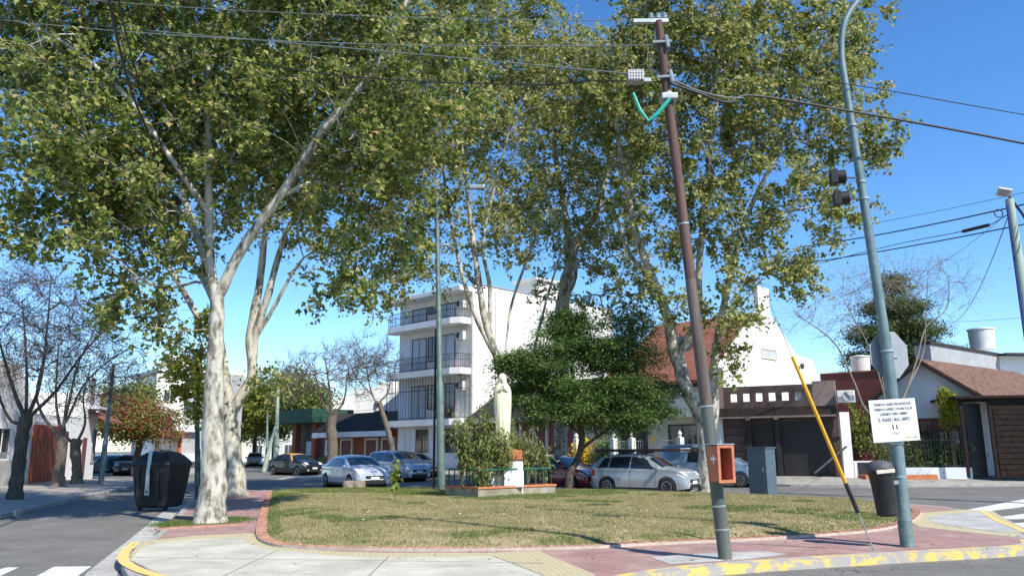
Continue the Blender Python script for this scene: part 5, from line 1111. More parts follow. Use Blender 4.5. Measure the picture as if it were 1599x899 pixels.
# ------------------------------------------------------------------ statue and planter
pl0 = Vector((*G(742,784),0)); pl1 = Vector((*G(863,779),0)); pd = (pl1-pl0); PLL = pd.length; FPn = frame((pl0.x,pl0.y), (pd.x,pd.y), .1)
R = Rooted('stone_planter', 'rectangular planter wall with brick coping and green rail around the statue', 'planter', (pl0.x,pl0.y,0)); dpt = 1.9
mb = MB(); mb.box(0,PLL,-.2,0,-.15,.3,FPn); mb.box(0,PLL,-dpt,-dpt+.2,-.15,.3,FPn); mb.box(0,.2,-dpt+.2,-.2,-.15,.3,FPn); mb.box(PLL-.2,PLL,-dpt+.2,-.2,-.15,.3,FPn)
R.part('wall', mb, pmat('mossy_concrete', (.20,.18,.12), (.34,.31,.24), 3, .9, .4)); 
mb = MB(); mb.box(-.03,PLL+.03,-.23,.03,.3,.36,FPn); mb.box(-.03,PLL+.03,-dpt-.03,-dpt+.23,.3,.36,FPn); mb.box(-.03,.23,-dpt+.23,-.23,.3,.36,FPn); mb.box(PLL-.23,PLL+.03,-dpt+.23,-.23,.3,.36,FPn); R.part('coping', mb, 'orangebrick', bevel=.008)
R.part('soil', MB().box(.2,PLL-.2,-dpt+.2,-.2,-.1,.25,FPn), 'bark_mid')
mb = MB()
for a, b_ in (((.08,-.1),(PLL-.1,-.1)), ((PLL-.1,-.1),(PLL-.1,-dpt+.1)), ((.08,-.1),(.08,-dpt+.1))):
    L = math.hypot(b_[0]-a[0], b_[1]-a[1]); n = int(L/.3); mb.tube([FPn(a[0],a[1],.86), FPn(b_[0],b_[1],.86)], .03, 6)
    for i in range(n+1): mb.tube([FPn(a[0]+(b_[0]-a[0])*i/n, a[1]+(b_[1]-a[1])*i/n, .36), FPn(a[0]+(b_[0]-a[0])*i/n, a[1]+(b_[1]-a[1])*i/n, .86)], .022, 6)
R.part('green_rail', mb, 'railgreen')
sc = D(788,720,25.9); 
R = Rooted('pedestal', 'white block pedestal with orange brick cap carrying the statue', 'pedestal', (sc[0],sc[1],0.1))
R.part('block', MB().box(sc[0]-.5,sc[0]+.5,sc[1]-.45,sc[1]+.45,.1,1.22), 'white', bevel=.015); R.part('red_line', MB().box(sc[0]-.52,sc[0]+.52,sc[1]-.47,sc[1]+.47,1.22,1.26), 'frame')
R.part('brick_cap', MB().box(sc[0]-.46,sc[0]+.48,sc[1]-.43,sc[1]+.43,1.262,1.55), 'orangebrick', bevel=.01)
lt = MB(); R.part('plaque', MB().box(sc[0]-.12,sc[0]+.52,sc[1]-.62,sc[1]-.5,.42,.92), 'signwhite', bevel=.006)
# figure: robed and veiled
def statue():
    x0, y0, z0 = sc[0]-.14, sc[1], 1.552
    ztop = zat(779,582,25.9); Hs = ztop-z0
    t = thing('statue', 'tall cream painted statue of a veiled robed woman with joined hands on the pedestal', 'statue', (x0,y0,z0), None, math.radians(8)); t.scale = (.84,.84,1)
    prof = [(0,.30,.27),(.02,.31,.28),(.06,.285,.255),(.15,.275,.245),(.3,.30,.26),(.45,.325,.265),(.58,.345,.27),(.68,.35,.265),(.76,.345,.25),(.815,.30,.23),(.845,.235,.205),(.865,.185,.185),(.89,.165,.185),(.92,.168,.19),(.95,.162,.18),(.975,.125,.14),(.99,.075,.085),(1.0,.012,.012)]
    n = 72; V = []; hs = np.array([p[0] for p in prof]); ax = np.array([p[1] for p in prof]); ay = np.array([p[2] for p in prof]); hh = np.linspace(0,1,90)
    for h in hh:
        a = np.interp(h,hs,ax); b_ = np.interp(h,hs,ay)
        for k in range(n):
            th = 2*math.pi*k/n; fold = 1+.05*math.sin(9*th+h*3)*max(0,1-h/.8)+.02*math.sin(17*th-h*5)*max(0,1-h/.8)
            fwd = max(0, -math.sin(th))            # -y is the front
            f2 = fwd**10*(.0)
            # veil opening: recess around the face and down the chest
            rec = 0
            if h > .80: rec = -.035*math.exp(-((h-.905)/.05)**2)*math.exp(-((th-1.5*math.pi)/.62)**6)
            edge = .03*math.exp(-((abs(th-1.5*math.pi)-.5-.9*(max(0,.86-h)))/.09)**2)*(1 if h > .1 else 0)
            r = fold+edge
            x = a*math.cos(th)*r; y = b_*math.sin(th)*r-rec*1.0
            V.append((x, y, h*Hs))
    F_ = [(i*n+k, i*n+(k+1)%n, (i+1)*n+(k+1)%n, (i+1)*n+k) for i in range(len(hh)-1) for k in range(n)]+[tuple(range(n))[::-1]]
    MB().add(V, F_).build('veil_and_robe', 'cream_stone', t, smooth=True, sharp=60)
    # face with nose, brow, lips and chin
    face = []; m, q = 26, 22; fz, fy = .902*Hs, -.15
    for i in range(q+1):
        for k in range(m+1):
            a = (k/m-.5)*2.2; e = (i/q-.5)*math.pi*.96; r = 1
            x = .088*math.sin(a)*math.cos(e); zz = .125*math.sin(e); y = -.085*math.cos(a)*math.cos(e)
            y -= .030*math.exp(-(x/.013)**2)*math.exp(-((zz+.008)/.026)**2)                     # nose
            y -= .007*math.exp(-(zz-.035)**2/.0001)*math.exp(-(x/.05)**4)                        # brow
            for sx in (-1,1): y += .012*math.exp(-((x-sx*.032)/.014)**2)*math.exp(-((zz-.018)/.010)**2)
            y -= .009*math.exp(-(x/.022)**2)*math.exp(-((zz+.052)/.008)**2)                     # lips
            y -= .010*math.exp(-(x/.025)**2)*math.exp(-((zz+.09)/.018)**2)                       # chin
            face.append((x, fy+y, fz+zz))
    F_ = [(i*(m+1)+k, i*(m+1)+k+1, (i+1)*(m+1)+k+1, (i+1)*(m+1)+k) for i in range(q) for k in range(m)]
    MB().add(face, F_).build('face', 'cream_stone', t, smooth=True, sharp=80, fix=False)
    for s in (-1,1):
        hb = MB(); bz = .80*Hs; yb = -.30
        hb.tube([(s*.20,-.12,bz-.12),(s*.13,-.23,bz-.10),(s*.05,yb,bz-.03)], [.075,.065,.05], 10); hb.build('sleeve', 'cream_stone', t, smooth=True)
        hd = MB(); hd.tube([(s*.035,yb,bz-.02),(s*.022,yb-.01,bz+.05)], [.03,.028], 8)
        for j, (dy, ln) in enumerate(((-.032,.085),(-.012,.1),(.008,.095),(.026,.075))): hd.tube([(s*.02,yb+dy,bz+.04),(s*.012,yb+dy-.004,bz+.04+ln*.6),(s*.008,yb+dy+.0,bz+.04+ln)], [.0095,.009,.006], 6)
        hd.tube([(s*.03,yb-.03,bz+.01),(s*.02,yb-.045,bz+.045),(s*.012,yb-.04,bz+.075)], [.012,.011,.007], 6); hd.build('hand', 'cream_stone', t, smooth=True)
    return t
statue()
pp = [(-.05,-.8,2.2,.35,4,420,'leggy oleander leaning out past the left end of the planter'),(3.0,-.5,1.5,.35,4,300,'small airy shrub at the far right corner of the planter'),(1.9,-1.3,2.3,.5,4,420,'tall shrub between pedestal and conifer behind the plaque'),(.35,-.9,2.4,.75,5,900,'tall woody oleander with drooping leaves left of the statue'),(.75,-1.2,2.7,.6,5,800,'tallest oleander shoot at the planter back left of the statue'),(1.05,-.5,1.9,.45,6,750,'leafy shrub in front of the white pedestal block'),(1.25,-.3,1.5,.45,4,380,'shrub hugging the statue base'),(2.35,-.6,1.7,.4,5,480,'shrub at the right end of the planter'),(2.6,-1.2,2.1,.5,5,480,'thin airy shrub behind the right end of the green rail'),(.3,-.25,.9,.35,6,420,'low bush at the left front corner of the planter'),(.55,-.5,1.8,.45,6,600,'dense hanging shrub behind the left part of the green rail')]
for u, w, h, sp, st, nl, lb in pp:
    q = FPn(u, w, 0); plant('planter_shrub', lb, (q[0],q[1]), h, sp, .1, 'leaf_shrub', leaf=.17, stems=st+4, nl=nl, z0=.3, group='shrubs in the statue planter', droop=2.2, cat='shrub', elong=.16)
# concrete stumps at lawn edge
for u, lb in ((541,'left one of two low weathered stone stumps before the pale sedan'),(556,'right one of two low weathered stone stumps before the pale sedan')):
    x, y, _ = D(u,757,31.2); r = thing('stone_stump', lb, 'stump', (x,y,0), 'stone stumps at the lawn edge'); MB().lathe([(.26,0),(.27,.1),(.25,.36),(.2,.42),(.02,.44)], n=14).build('stone', pmat('stump_stone', (.16,.14,.10), (.26,.23,.18), 5, .9, .5), r, smooth=True)

# ------------------------------------------------------------------ poles, signs, boxes
# wooden pole
x, y = G(1127,877); top = D(1034,37,12.0); tv = Vector(top); bv = Vector((x,y,0))
def onpole(b0, t0, zz): f = zz/(t0.z); return b0+(t0-b0)*f
R = Rooted('wooden_utility_pole', 'leaning brown timber utility pole with grey green lower sleeve in front of the lawn', 'utility pole', (x,y,0))
zs = zat(1100,640,12)
R.part('shaft', MB().tube([onpole(bv,tv,zz_) for zz_ in (zs-.1,4,6,8,tv.z)], [.088,.084,.079,.073,.066], 16), 'wood', smooth=True)
R.part('sleeve', MB().tube([onpole(bv,tv,zz_) for zz_ in (-.05,.4,1.2,zs)], [.102,.101,.098,.096], 16), 'sleeve', smooth=True); zm = zat(1080,440,12); R.part('mid_shaft', MB().tube([onpole(bv,tv,zz_) for zz_ in (zs-.02,3.6,zm)], [.092,.0885,.085], 16), 'midwood', smooth=True)  # middle length of the shaft, in a greyer brown than above
for zz_ in (.42,.75,2.2,5.05,zat(1052,150,12)): R.part('band', MB().tube([onpole(bv,tv,zz_-.012), onpole(bv,tv,zz_+.012)], .105 if zz_ < 2.5 else .086, 16), 'steel')
p = onpole(bv,tv,zat(1050,158,12)); R.part('clamp', MB().box(p.x-.13,p.x+.13,p.y-.14,p.y+.13,p.z-.05,p.z+.05), 'steel', bevel=.02)
ins = MB(); p = tv; ins.box(p.x-.42,p.x+.16,p.y-.04,p.y+.04,p.z-.03,p.z+.03); [ins.lathe([(.02,0),(.045,.03),(.03,.06),(.045,.09),(.01,.13)], c=(p.x+dx,p.y,p.z+.03), n=10) for dx in (-.12,0,.11)]
R.part('crossarm', ins, 'steel')
for vv in (74,128): p = onpole(bv,tv,zat(1042,vv,12)); R.part('bracket', MB().tube([p+Vector((-.16,-.1,0)),p+Vector((.15,-.1,.02))], .025, 6).tube([p+Vector((.06,-.1,.12)),p+Vector((.09,-.12,-.1))], .03, 6), 'steel')
# orange box on pole
p = onpole(bv,tv,1.36); xb0, xb1 = D(1112,700,11.9)[0]-.0, D(1145,700,11.9)[0]; zt0, zt1 = zat(1125,756,11.85), zat(1125,697,11.85)
R = Rooted('open_meter_box', 'open empty orange box strapped to the timber pole', 'meter box', (p.x,p.y-.15,zt0))
ob = thing  # box turned a little to the right
cz = (zt0+zt1)/2; ang = math.radians(24)
ofr = lambda u, w, h: (p.x+.05+u*math.cos(ang)-w*math.sin(ang), p.y-.17+u*math.sin(ang)+w*math.cos(ang), zt0+h)
hB = zt1-zt0-.03; mb = MB(); bw = .135
mb.box(-bw,-bw+.02,-.13,.11,0,hB,ofr); mb.box(bw-.02,bw,-.13,.11,0,hB,ofr); mb.box(-bw+.02,bw-.02,-.13,.11,0,.02,ofr); mb.box(-bw+.02,bw-.02,-.13,.11,hB-.02,hB,ofr); mb.box(-bw+.02,bw-.02,.09,.11,.02,hB-.02,ofr)
R.part('case', mb, 'orange'); R.part('rim', MB().box(-bw-.015,-bw+.03,-.15,-.13,-.015,hB+.015,ofr).box(bw-.03,bw+.015,-.15,-.13,-.015,hB+.015,ofr).box(-bw+.03,bw-.03,-.15,-.13,-.015,.03,ofr).box(-bw+.03,bw-.03,-.15,-.13,hB-.03,hB+.015,ofr), 'orange')
R.part('lid', MB().box(-bw-.02,bw+.02,-.16,.13,hB+.016,hB+.032,ofr), 'steel'); R.part('lining', MB().box(-bw+.03,bw-.03,.07,.088,.05,hB-.05,ofr), pmat('deep_orange_lining', (.26,.06,.03), (.34,.10,.05), 6, .7))  # panel at the back inside the box, darker red than the case
R.part('paint_mark', MB().box(-bw-.003,-bw-.0005,-.08,.03,hB*.6,hB*.68,ofr).box(-bw-.003,-bw-.0005,-.04,-.02,hB*.5,hB*.75,ofr), 'offwhite')
# guy wire
g0 = Vector((*G(1359,867),0)); gt2 = onpole(bv,tv,8.1); dG = (gt2-g0)
lo = lambda f: g0+dG*f
def fz_(zz): return zz/gt2.z
R = Rooted('guy_wire', 'slanting guy wire with long yellow guard and black foam near its ground anchor', 'guy wire', (g0.x,g0.y,0))
R.part('anchor_rod', MB().tube([lo(-.005), lo(fz_(.8))], .012, 6), 'steel'); R.part('black_foam', MB().tube([lo(fz_(.58)), lo(fz_(1.03))], .034, 10), 'black', smooth=True)
R.part('yellow_guard', MB().tube([lo(fz_(1.03)), lo(fz_(3.0))], .028, 10), 'guard', smooth=True); R.part('wire', MB().tube([lo(fz_(2.9)), lo(1)], .006, 5), 'plainwire')

# lamp column right
x, y = G(1412,862); b0 = Vector((x,y,0)); 
pts = [b0+Vector((0,0,-.05)), Vector(D(1404,790,13.44)), Vector(D(1388,600,13.44)), Vector(D(1376,500,13.44)), Vector(D(1362,400,13.44)), Vector(D(1345,280,13.44)), Vector(D(1326,150,13.44)), Vector(D(1319,90,13.44)), Vector(D(1324,45,13.44)), Vector(D(1342,14,13.44)), Vector(D(1372,-12,13.44)), Vector(D(1425,-30,13.44)), Vector(D(1500,-38,13.44))]
rs = [.108,.106,.10,.082,.078,.072,.064,.058,.056,.054,.05,.046,.042]
R = Rooted('street_lamp', 'tall blue grey lamp column with curved arm leaving the top of the photo', 'street lamp', (x,y,0))
cut_ = 3; R.part('lower_column', MB().tube(pts[:3]+[Vector(D(1380,530,13.44))], rs[:3]+[.097], 18), 'bluesteel', smooth=True)
up = smoothline([tuple(Vector(D(1380,532,13.44)))]+[tuple(q) for q in pts[3:]], 5); ur = np.interp(np.linspace(0,1,len(up)), np.linspace(0,1,len(rs)-2), [.084]+rs[3:])
R.part('upper_column', MB().tube(up, list(ur), 16), 'bluesteel', smooth=True)
R.part('base_sleeve', MB().tube([b0+Vector((0,0,-.04)), b0+(pts[1]-b0)*.55], .112, 18), 'greenpole', smooth=True)
for vv, uu in ((795,1404),(752,1400),(700,1397),(556,1384),(318,1351),(292,1347),(204,1334)):
    c = Vector(D(uu,vv,13.44)); R.part('band', MB().tube([c-Vector((0,0,.02)), c+Vector((0,0,.02))], .112 if vv > 530 else .086, 16), 'steel')
hd = Vector(D(1500,-38,13.44)); R.part('lantern', MB().box(hd.x-.1,hd.x+.6,hd.y-.14,hd.y+.14,hd.z-.08,hd.z+.06), 'steel', bevel=.03)
# message board
c = Vector(D(1393,664,13.28)); sw = .40; sh = .345
t = thing('message_board', 'white notice board with lines of lettering fixed to the lamp column', 'sign', tuple(c)); t.rotation_euler = (math.radians(2), math.radians(-3.0), math.radians(4))
MB().box(-sw,sw,-.012,.0,-sh,sh).build('panel', 'signwhite', t); MB().box(-.02,.02,.0,.12,-.03,.03).build('mount', 'steel', t)
def text(s, size, px_, pz_, mat, parent, align='CENTER', squeeze=.82, off=-.0145, name='lettering'):
    cu = bpy.data.curves.new(name, 'FONT'); cu.body = s; cu.size = size; cu.align_x = align; cu.extrude = .0008; cu.offset = .0012
    o = bpy.data.objects.new(name, cu); C.objects.link(o); dg = bpy.context.evaluated_depsgraph_get(); me = bpy.data.meshes.new_from_object(o.evaluated_get(dg)); bpy.data.objects.remove(o)
    o = bpy.data.objects.new(name, me); C.objects.link(o); o.data.materials.clear(); o.data.materials.append(M[mat]); o.parent = parent; o.rotation_euler = (math.radians(90),0,0); o.location = (px_, off, pz_); o.scale = (squeeze,1,1); return o
text('TENEMOS EL BARRIO MAS SILENCIOSO', .062, 0, .245, 'ink', t, squeeze=.60); text('TENEMOS EL BARRIO CON MAS PLAZAS', .062, 0, .165, 'ink', t, squeeze=.60)
text('QUEREMOS TENER TAMBIEN', .062, 0, .085, 'ink', t, squeeze=.60); text('EL BARRIO MAS LIMPIO', .085, 0, -.015, 'ink', t, squeeze=.64)
mk = MB(); mk.extr([(-.055,-.0135,-.07),(-.03,-.0135,-.07),(-.02,-.0135,-.15),(-.045,-.0135,-.15)], (0,-.002,0)); mk.extr([(.01,-.0135,-.07),(.035,-.0135,-.07),(.045,-.0135,-.15),(.02,-.0135,-.15)], (0,-.002,0)); mk.build('pause_mark', 'ink', t)
mk = MB(); pts_ = [(-.07,-.235),(-.045,-.21),(-.02,-.195),(.0,-.205),(.03,-.228),(.055,-.205),(.075,-.19)]
mk.tube([(a, -.0145, b_) for a, b_ in pts_], .0055, 5); mk.build('wave_mark', 'ink', t)
text('vecinos', .045, .20, -.30, 'inkyellow', t, squeeze=.7); text('plaza', .045, .325, -.30, 'inkgreen', t, squeeze=.7)
# stop sign back
c = Vector(D(1387,562,13.60)); t = thing('octagonal_sign', 'octagonal road sign seen from its grey back, high on the lamp column', 'sign', tuple(c), None, math.radians(10)); rr = .39
MB().extr([(rr*math.cos(math.pi/8+k*math.pi/4)*1.0,0,rr*1.12*math.sin(math.pi/8+k*math.pi/4)) for k in range(8)], (0,.012,0)).build('plate', 'signback', t, bevel=.004)
MB().box(-.16,.16,-.02,.0,-.05,-.015).build('clamp', 'steel', t)
# litter bin
c = Vector((*D(1378,768,13.25)[:2], .47)); t = thing('litter_bin', 'dark hanging litter bin strapped to the lamp column', 'litter bin', (c.x,c.y,zat(1385,813,13.25)), None, 0); t.rotation_euler = (0, math.radians(-5), 0)
hb = zat(1375,727,13.25)-zat(1385,813,13.25)
MB().lathe([(.13,0),(.165,.03),(.172,hb*.5),(.195,hb*.82),(.2,hb*.84)], n=24).build('bucket', 'black', t, smooth=True)
MB().lathe([(.215,hb*.84),(.215,hb*.87),(.19,hb*.94),(.12,hb*1.0),(.01,hb*1.02)], n=24).build('hood', 'darkgrey', t, smooth=True)
MB().box(-.15,.15,-.215,-.19,hb*.78,hb*.85).build('opening_rim', 'cream', t, bevel=.01); MB().box(.16,.26,-.03,.03,hb*.55,hb*.62).build('bracket', 'steel', t)
# traffic lights
tl = thing('traffic_light', 'small black two lamp signal sticking out left of the lamp column', 'traffic light', D(1348,305,13.44))
for i, (u, v) in enumerate(((1311,284),(1316,317))):
    c = Vector(D(u,v,13.3))-tl.location; m_ = Matrix.Translation(c) @ Matrix.Rotation(math.radians(90), 4, 'Y') @ Matrix.Rotation(math.radians(12), 4, 'X')
    hm = MB(); pr = [(.03,-.12),(.10,-.10),(.125,.0),(.125,.05)]; n_ = 16; vs_ = []
    hm.box(-.12,.12,-.13,.13,-.13,-.02); hm.lathe([(.12,-.02),(.125,.12),(.118,.12),(.11,-.01)], n=16)
    hm.V = [tuple(m_ @ Vector(v_)) for v_ in hm.V]; h_ = hm.build('signal_head', 'black', tl, smooth=True)
    MB().tube([c, Vector(D(1347,v+2,13.44))-tl.location], .015, 6).build('arm', 'darkgrey', tl)
# grey blue cabinet
c0 = G(1188,776,.13); t = thing('utility_cabinet', 'dark blue grey steel utility cabinet standing on the lawn edge', 'cabinet', (c0[0],c0[1],.08), None, math.radians(-52)); ch = zat(1190,703,28)-.08
MB().box(-.34,.34,-.26,.26,0,ch-.04).build('cabinet_body', 'cabinet', t, bevel=.01); MB().box(-.37,.37,-.29,.29,ch-.04,ch).build('cap', 'cabinet', t, bevel=.008)
MB().box(-.28,.28,-.268,-.262,.12,ch-.14).build('door', 'cabinet', t); MB().box(.2,.23,-.285,-.268,ch*.5,ch*.5+.1).build('handle', 'steel', t)
# black container
c0 = G(231,791,-.12); t = thing('waste_container', 'big black plastic waste container with sloped lid and grey lift arm beside the tree', 'waste container', (c0[0],c0[1]+.5,-.12), None, math.radians(-14)); t.scale = (.78,.8,1.1); s_ = 1.0
w0, w1 = .70, .80; hC = 1.22; dC = .62
prof = [(-w0,0),( w0,0),(w1,.35),(w1+.02,hC),(-w1-.02,hC),(-w1,.35)]
mb = MB(); sec = [(.12,.0,.60,.50),(.16,.05,.66,.56),(.5,0,.77,.64),(1.0,0,.80,.68),(1.26,0,.82,.70)]
V = []; n_ = 4
def rr_(hx, hy, z_, r_=.1, k=5):
    out = []
    for cx, cy, a0 in ((hx-r_,hy-r_,0),(-hx+r_,hy-r_,90),(-hx+r_,-hy+r_,180),(hx-r_,-hy+r_,270)):
        for i in range(k): a = math.radians(a0+90*i/(k-1)); out.append((cx+r_*math.cos(a), cy+r_*math.sin(a), z_))
    return out
def loft(secs, r_=.1):
    mb = MB(); V = []; 
    for z_, hx, hy in secs: V += rr_(hx, hy, z_, r_)
    m = 20; F_ = [(i*m+k, i*m+(k+1)%m, (i+1)*m+(k+1)%m, (i+1)*m+k) for i in range(len(secs)-1) for k in range(m)]+[tuple(range(m))[::-1], tuple(range((len(secs)-1)*m, len(secs)*m))]
    return mb.add(V, F_)
loft([(.10,.56,.46),(.15,.63,.52),(.35,.69,.56),(.7,.755,.61),(1.0,.79,.65),(1.18,.81,.67)]).build('tub', 'black', t, smooth=True)
lid = loft([(1.16,.84,.70),(1.21,.86,.72),(1.27,.83,.70),(1.36,.72,.62),(1.45,.58,.54),(1.52,.42,.44),(1.555,.24,.3)], .14).build('lid', 'black', t, smooth=True)
MB().box(-.78,-.5,-.3,.3,1.28,1.34, lambda u,w,h: (u,w,h)).build('lid_flap', 'darkgrey', lid)
MB().extr([(-.10,-.70,.42),(.10,-.70,.42),(.07,-.73,1.0),(.08,-.66,1.58),(-.08,-.66,1.58),(-.07,-.73,1.0)], (0,-.03,0)).build('lift_arm', 'steel', t, bevel=.008)
MB().lathe([(.0,0),(.035,0),(.035,-.02),(0,-.02)], c=(0,-.74,.52), n=10, axis='y').build('pivot_bolt', 'darkgrey', t)
for sx in (-.55,.55):
    MB().lathe([(.02,-.03),(.09,-.03),(.09,.03),(.02,.03)], c=(sx,-.35,.09), n=14, axis='y').build('castor', 'rubber', t)
for sx in (-.45,.4): MB().box(sx-.03,sx+.03,-.70,-.64,.3,1.15).build('rib', 'black', t, bevel=.01)
st = MB().box(.3,.62,-.45,-.15,1.40,1.42); 
st.V = [(a, b_, 1.44-.62*(a-.42)+ (c_-1.40)) for a, b_, c_ in st.V]; st.build('lid_sticker', 'palegreen', lid)

# poles
def lamppost(label, u, vb, Y, vt, r, mat, arms=None, name='lamp_post', cat='lamp post', ut=None, z0=0):
    x, y, _ = D(u, vb, Y); p1 = Vector(D(ut or u, vt, Y)); R = Rooted(name, label, cat, (x,y,z0))
    R.part('pole', MB().tube([(x,y,z0-.05), Vector((x,y,z0)).lerp(p1,.35), Vector((x,y,z0)).lerp(p1,.36), p1], [r*1.15,r*1.1,r*.85,r*.6], 14), mat, smooth=True); return R, p1
R, p1 = lamppost('tall grey green lamp post left of the statue with twin curved arms under the leaves', 685, 771, 29, 300, .125, 'greenpole', ut=684)
for s in (-1,1): R.part('arm', MB().tube(smoothline([tuple(p1-Vector((0,0,.8))), tuple(p1+Vector((s*.12,0,-.2))), tuple(p1+Vector((s*.55,0,.15))), tuple(p1+Vector((s*1.3,0,.22)))], 4), .035, 8), 'greenpole', smooth=True); R.part('lantern', MB().box(p1.x+s*1.55-.3,p1.x+s*1.55+.3,p1.y-.12,p1.y+.12,p1.z+.15,p1.z+.3), 'steel', bevel=.03)
R.part('pole_stripe', MB().tube([(p1.x-.0,29.16,0),(p1.x+.02,29.16,6)], .045, 6), 'cable')
R, p1 = lamppost('thin dark green lamp post between the black container and the pale forked trunk', 304, 772, 27.5, 560, .085, 'darkgreen', ut=307)
R.part('lantern', MB().lathe([(.05,0),(.16,.1),(.2,.35),(.08,.5)], c=tuple(p1), n=12), 'darkgrey')
R, p1 = lamppost('leaning blue grey pole on the left pavement by the corner house', 153, 748, 40, 560, .12, 'bluesteel', ut=176)
R, p1 = lamppost('pale concrete pole behind the taxi', 427, 720, 66, 600, .2, 'palegreen', name='utility_pole', cat='utility pole', ut=432)
R, p1 = lamppost('slim pale pole left of the one behind the taxi', 413, 720, 68, 640, .13, 'bluesteel', name='utility_pole', cat='utility pole', ut=415)
R, p1 = lamppost('slanting pale green prop pole behind the taxi', 408, 728, 63, 660, .16, 'palegreen', name='prop_pole', cat='pole', ut=427)
# right edge pole with LED lamp
x, y, _ = D(1599,480,24); tp = Vector(D(1578,322,24)); md = Vector(D(1599,480,24)); bp = md+(md-tp)*(md.z/(tp.z-md.z)); 
R = Rooted('utility_pole', 'pale green pole at the right edge with blue cables and a square street light', 'utility pole', (bp.x,bp.y,0))
R.part('pole', MB().tube([bp, md, tp], [.19,.15,.12], 14), 'palegreen', smooth=True)
R.part('conduit', MB().tube([bp+Vector((-.2,-.05,.5)), md+Vector((-.17,-.05,0)), tp+Vector((-.13,-.05,-.2))], .03, 6), pmat('blue_conduit', (.02,.03,.2), None, rough=.5))
R.part('arm', MB().tube([Vector(D(1612,368,24)), Vector(D(1598,345,24)), Vector(D(1578,318,24))], .04, 8), 'cable')
lc_ = Vector(D(1570,311,24)); hm = MB().box(-.2,.2,-.14,.14,-.04,.04); mr_ = Matrix.Translation(lc_) @ Matrix.Rotation(math.radians(-40),4,'X') @ Matrix.Rotation(math.radians(20),4,'Y'); hm.V = [tuple(mr_ @ Vector(v_)) for v_ in hm.V]; lh = R.part('led_lantern', hm, 'tank', bevel=.015)
hm = MB().box(-.16,.12,-.11,.11,-.048,-.041); hm.V = [tuple(mr_ @ Vector(v_)) for v_ in hm.V]; R.part('lens', hm, 'signback', lh)
cc = Vector(D(1561,344,23.8)); R.part('cable_coil', MB().tube([cc+Vector((.13*math.cos(a*.4),0,.13*math.sin(a*.4))) for a in range(17)], .018, 6), 'cable')
for vv in (390,430): c_ = Vector(D(1580,vv,23.9)); R.part('step_bolt', MB().tube([c_, c_+Vector((-.12,0,.0))], .012, 5), 'steel')

# green board leaning behind second plane trunk
c_ = G(374,766); t = thing('leaning_board', 'green plastic board leaning against the rear plane trunk', 'board', (c_[0]+.1,c_[1]-.5,0)); MB().extr([(0,0,0),(.13,0,0),(-.22,.12,1.2),(-.32,.12,1.2)], (0,.04,0)).build('board', pmat('green_plastic', (.03,.30,.12), None, rough=.5), t)
# brick gate stub leaning post by garages (dark prop)
p0 = Vector(D(1268,745,37)); p1_ = Vector(D(1318,704,37)); R = Rooted('leaning_post', 'thin dark post leaning over the far pavement before the black garage', 'post', tuple((p0.x,p0.y,0.1))); R.part('post', MB().tube([p0, p1_], .05, 6), 'darkgrey')

# ------------------------------------------------------------------ overhead cables
def cable(label, p, q, sag, r, mat='cable', extra=None, cat='cable', name='overhead_cable'):
    p, q = Vector(p), Vector(q); n = 24; mb = MB()
    if extra: pts = smoothline([tuple(p)]+[tuple(e) for e in extra]+[tuple(q)], 8)
    else: pts = [p.lerp(q, i/n)-Vector((0,0,4*sag*(i/n)*(1-i/n))) for i in range(n+1)]
    loc = tuple(p); o = mb.tube(pts, r, 5).build(name, mat, off=loc, smooth=True); o.location = loc; return tag(o, label, cat)
cable('thin wire crossing the left crown to the top arm of the timber pole', D(-120,-40,17), D(1030,36,12), .25, .008, 'plainwire')
cable('wire reaching the second bracket of the timber pole from the left', D(-100,5,17), D(1040,74,12), .3, .010, 'plainwire')
cable('cable entering the ribbed splice case from the left crown', D(60,18,18), D(988,118,12), .35, .012, 'plainwire', [D(191,35,17), D(400,57,15.6), D(649,82,14), D(800,98,13)])
cable('lower black cable from the left crown passing under the splice case', D(130,36,18), D(1045,132,12), .3, .013, 'cable', [D(191,44,17), D(391,91,15.6), D(578,119,14), D(830,133,13), D(930,128,12.4)])
cable('thick black cable from the timber pole dipping then running to the right edge', D(1048,133,12), D(1680,252,13.5), 0, .022, 'cable', [D(1090,148,12), D(1140,165,12.2), D(1180,155,12.4), D(1330,181,12.8), D(1500,214,13.2)])
cable('thin wire running above the thick one to the right edge', D(1045,75,12), D(1680,205,15), 0, .010, 'cable', [D(1145,108,12.5), D(1370,146,13.5), D(1500,171,14.2)])
cable('second short cable looping from the pole into the thick cable', D(1050,125,12), D(1165,158,12.3), .1, .012, 'plainwire')
cable('thick black cable of the bundle through the far left crown', D(165,-60,10), D(272,318,22), .0, .022, 'cable', [D(205,120,13), D(240,215,16.5)])
cable('thinner cable right of the thick one in the left crown', D(180,-60,10), D(262,240,19), .0, .014, 'cable', [D(215,95,13)])
cable('slack thin cable left of the bundle in the left crown', D(140,55,15), D(190,260,19), .0, .010, 'cable', [D(150,90,16), D(168,170,17.5)])
cable('uppermost faint wire at the right edge pole', D(1700,290,22), D(1300,366,32), .1, .010, 'plainwire')
cable('upper thick cable left of the right edge pole', D(1700,308,22), D(1250,392,34), .15, .024, 'cable')
cable('lower thick cable left of the right edge pole', D(1700,342,22), D(1250,418,34), .1, .022, 'cable')
cable('cable carrying the black splice at the right', D(1574,347,24), D(1280,418,34), .05, .014, 'cable', [D(1545,362,25.0), D(1505,371,26.2), D(1400,390,30)])
cable('drop wire slanting down from the right edge pole to the grey house', D(1575,350,24), D(1478,515,55), .9, .014, 'cable')
cable('thin service wire from the right edge pole towards the bare tree', D(1572,346,24), D(1400,450,36), .3, .008, 'plainwire')
cable('faint wire low above the tank at the right', D(1700,498,30), D(1462,512,57), .1, .010, 'plainwire')
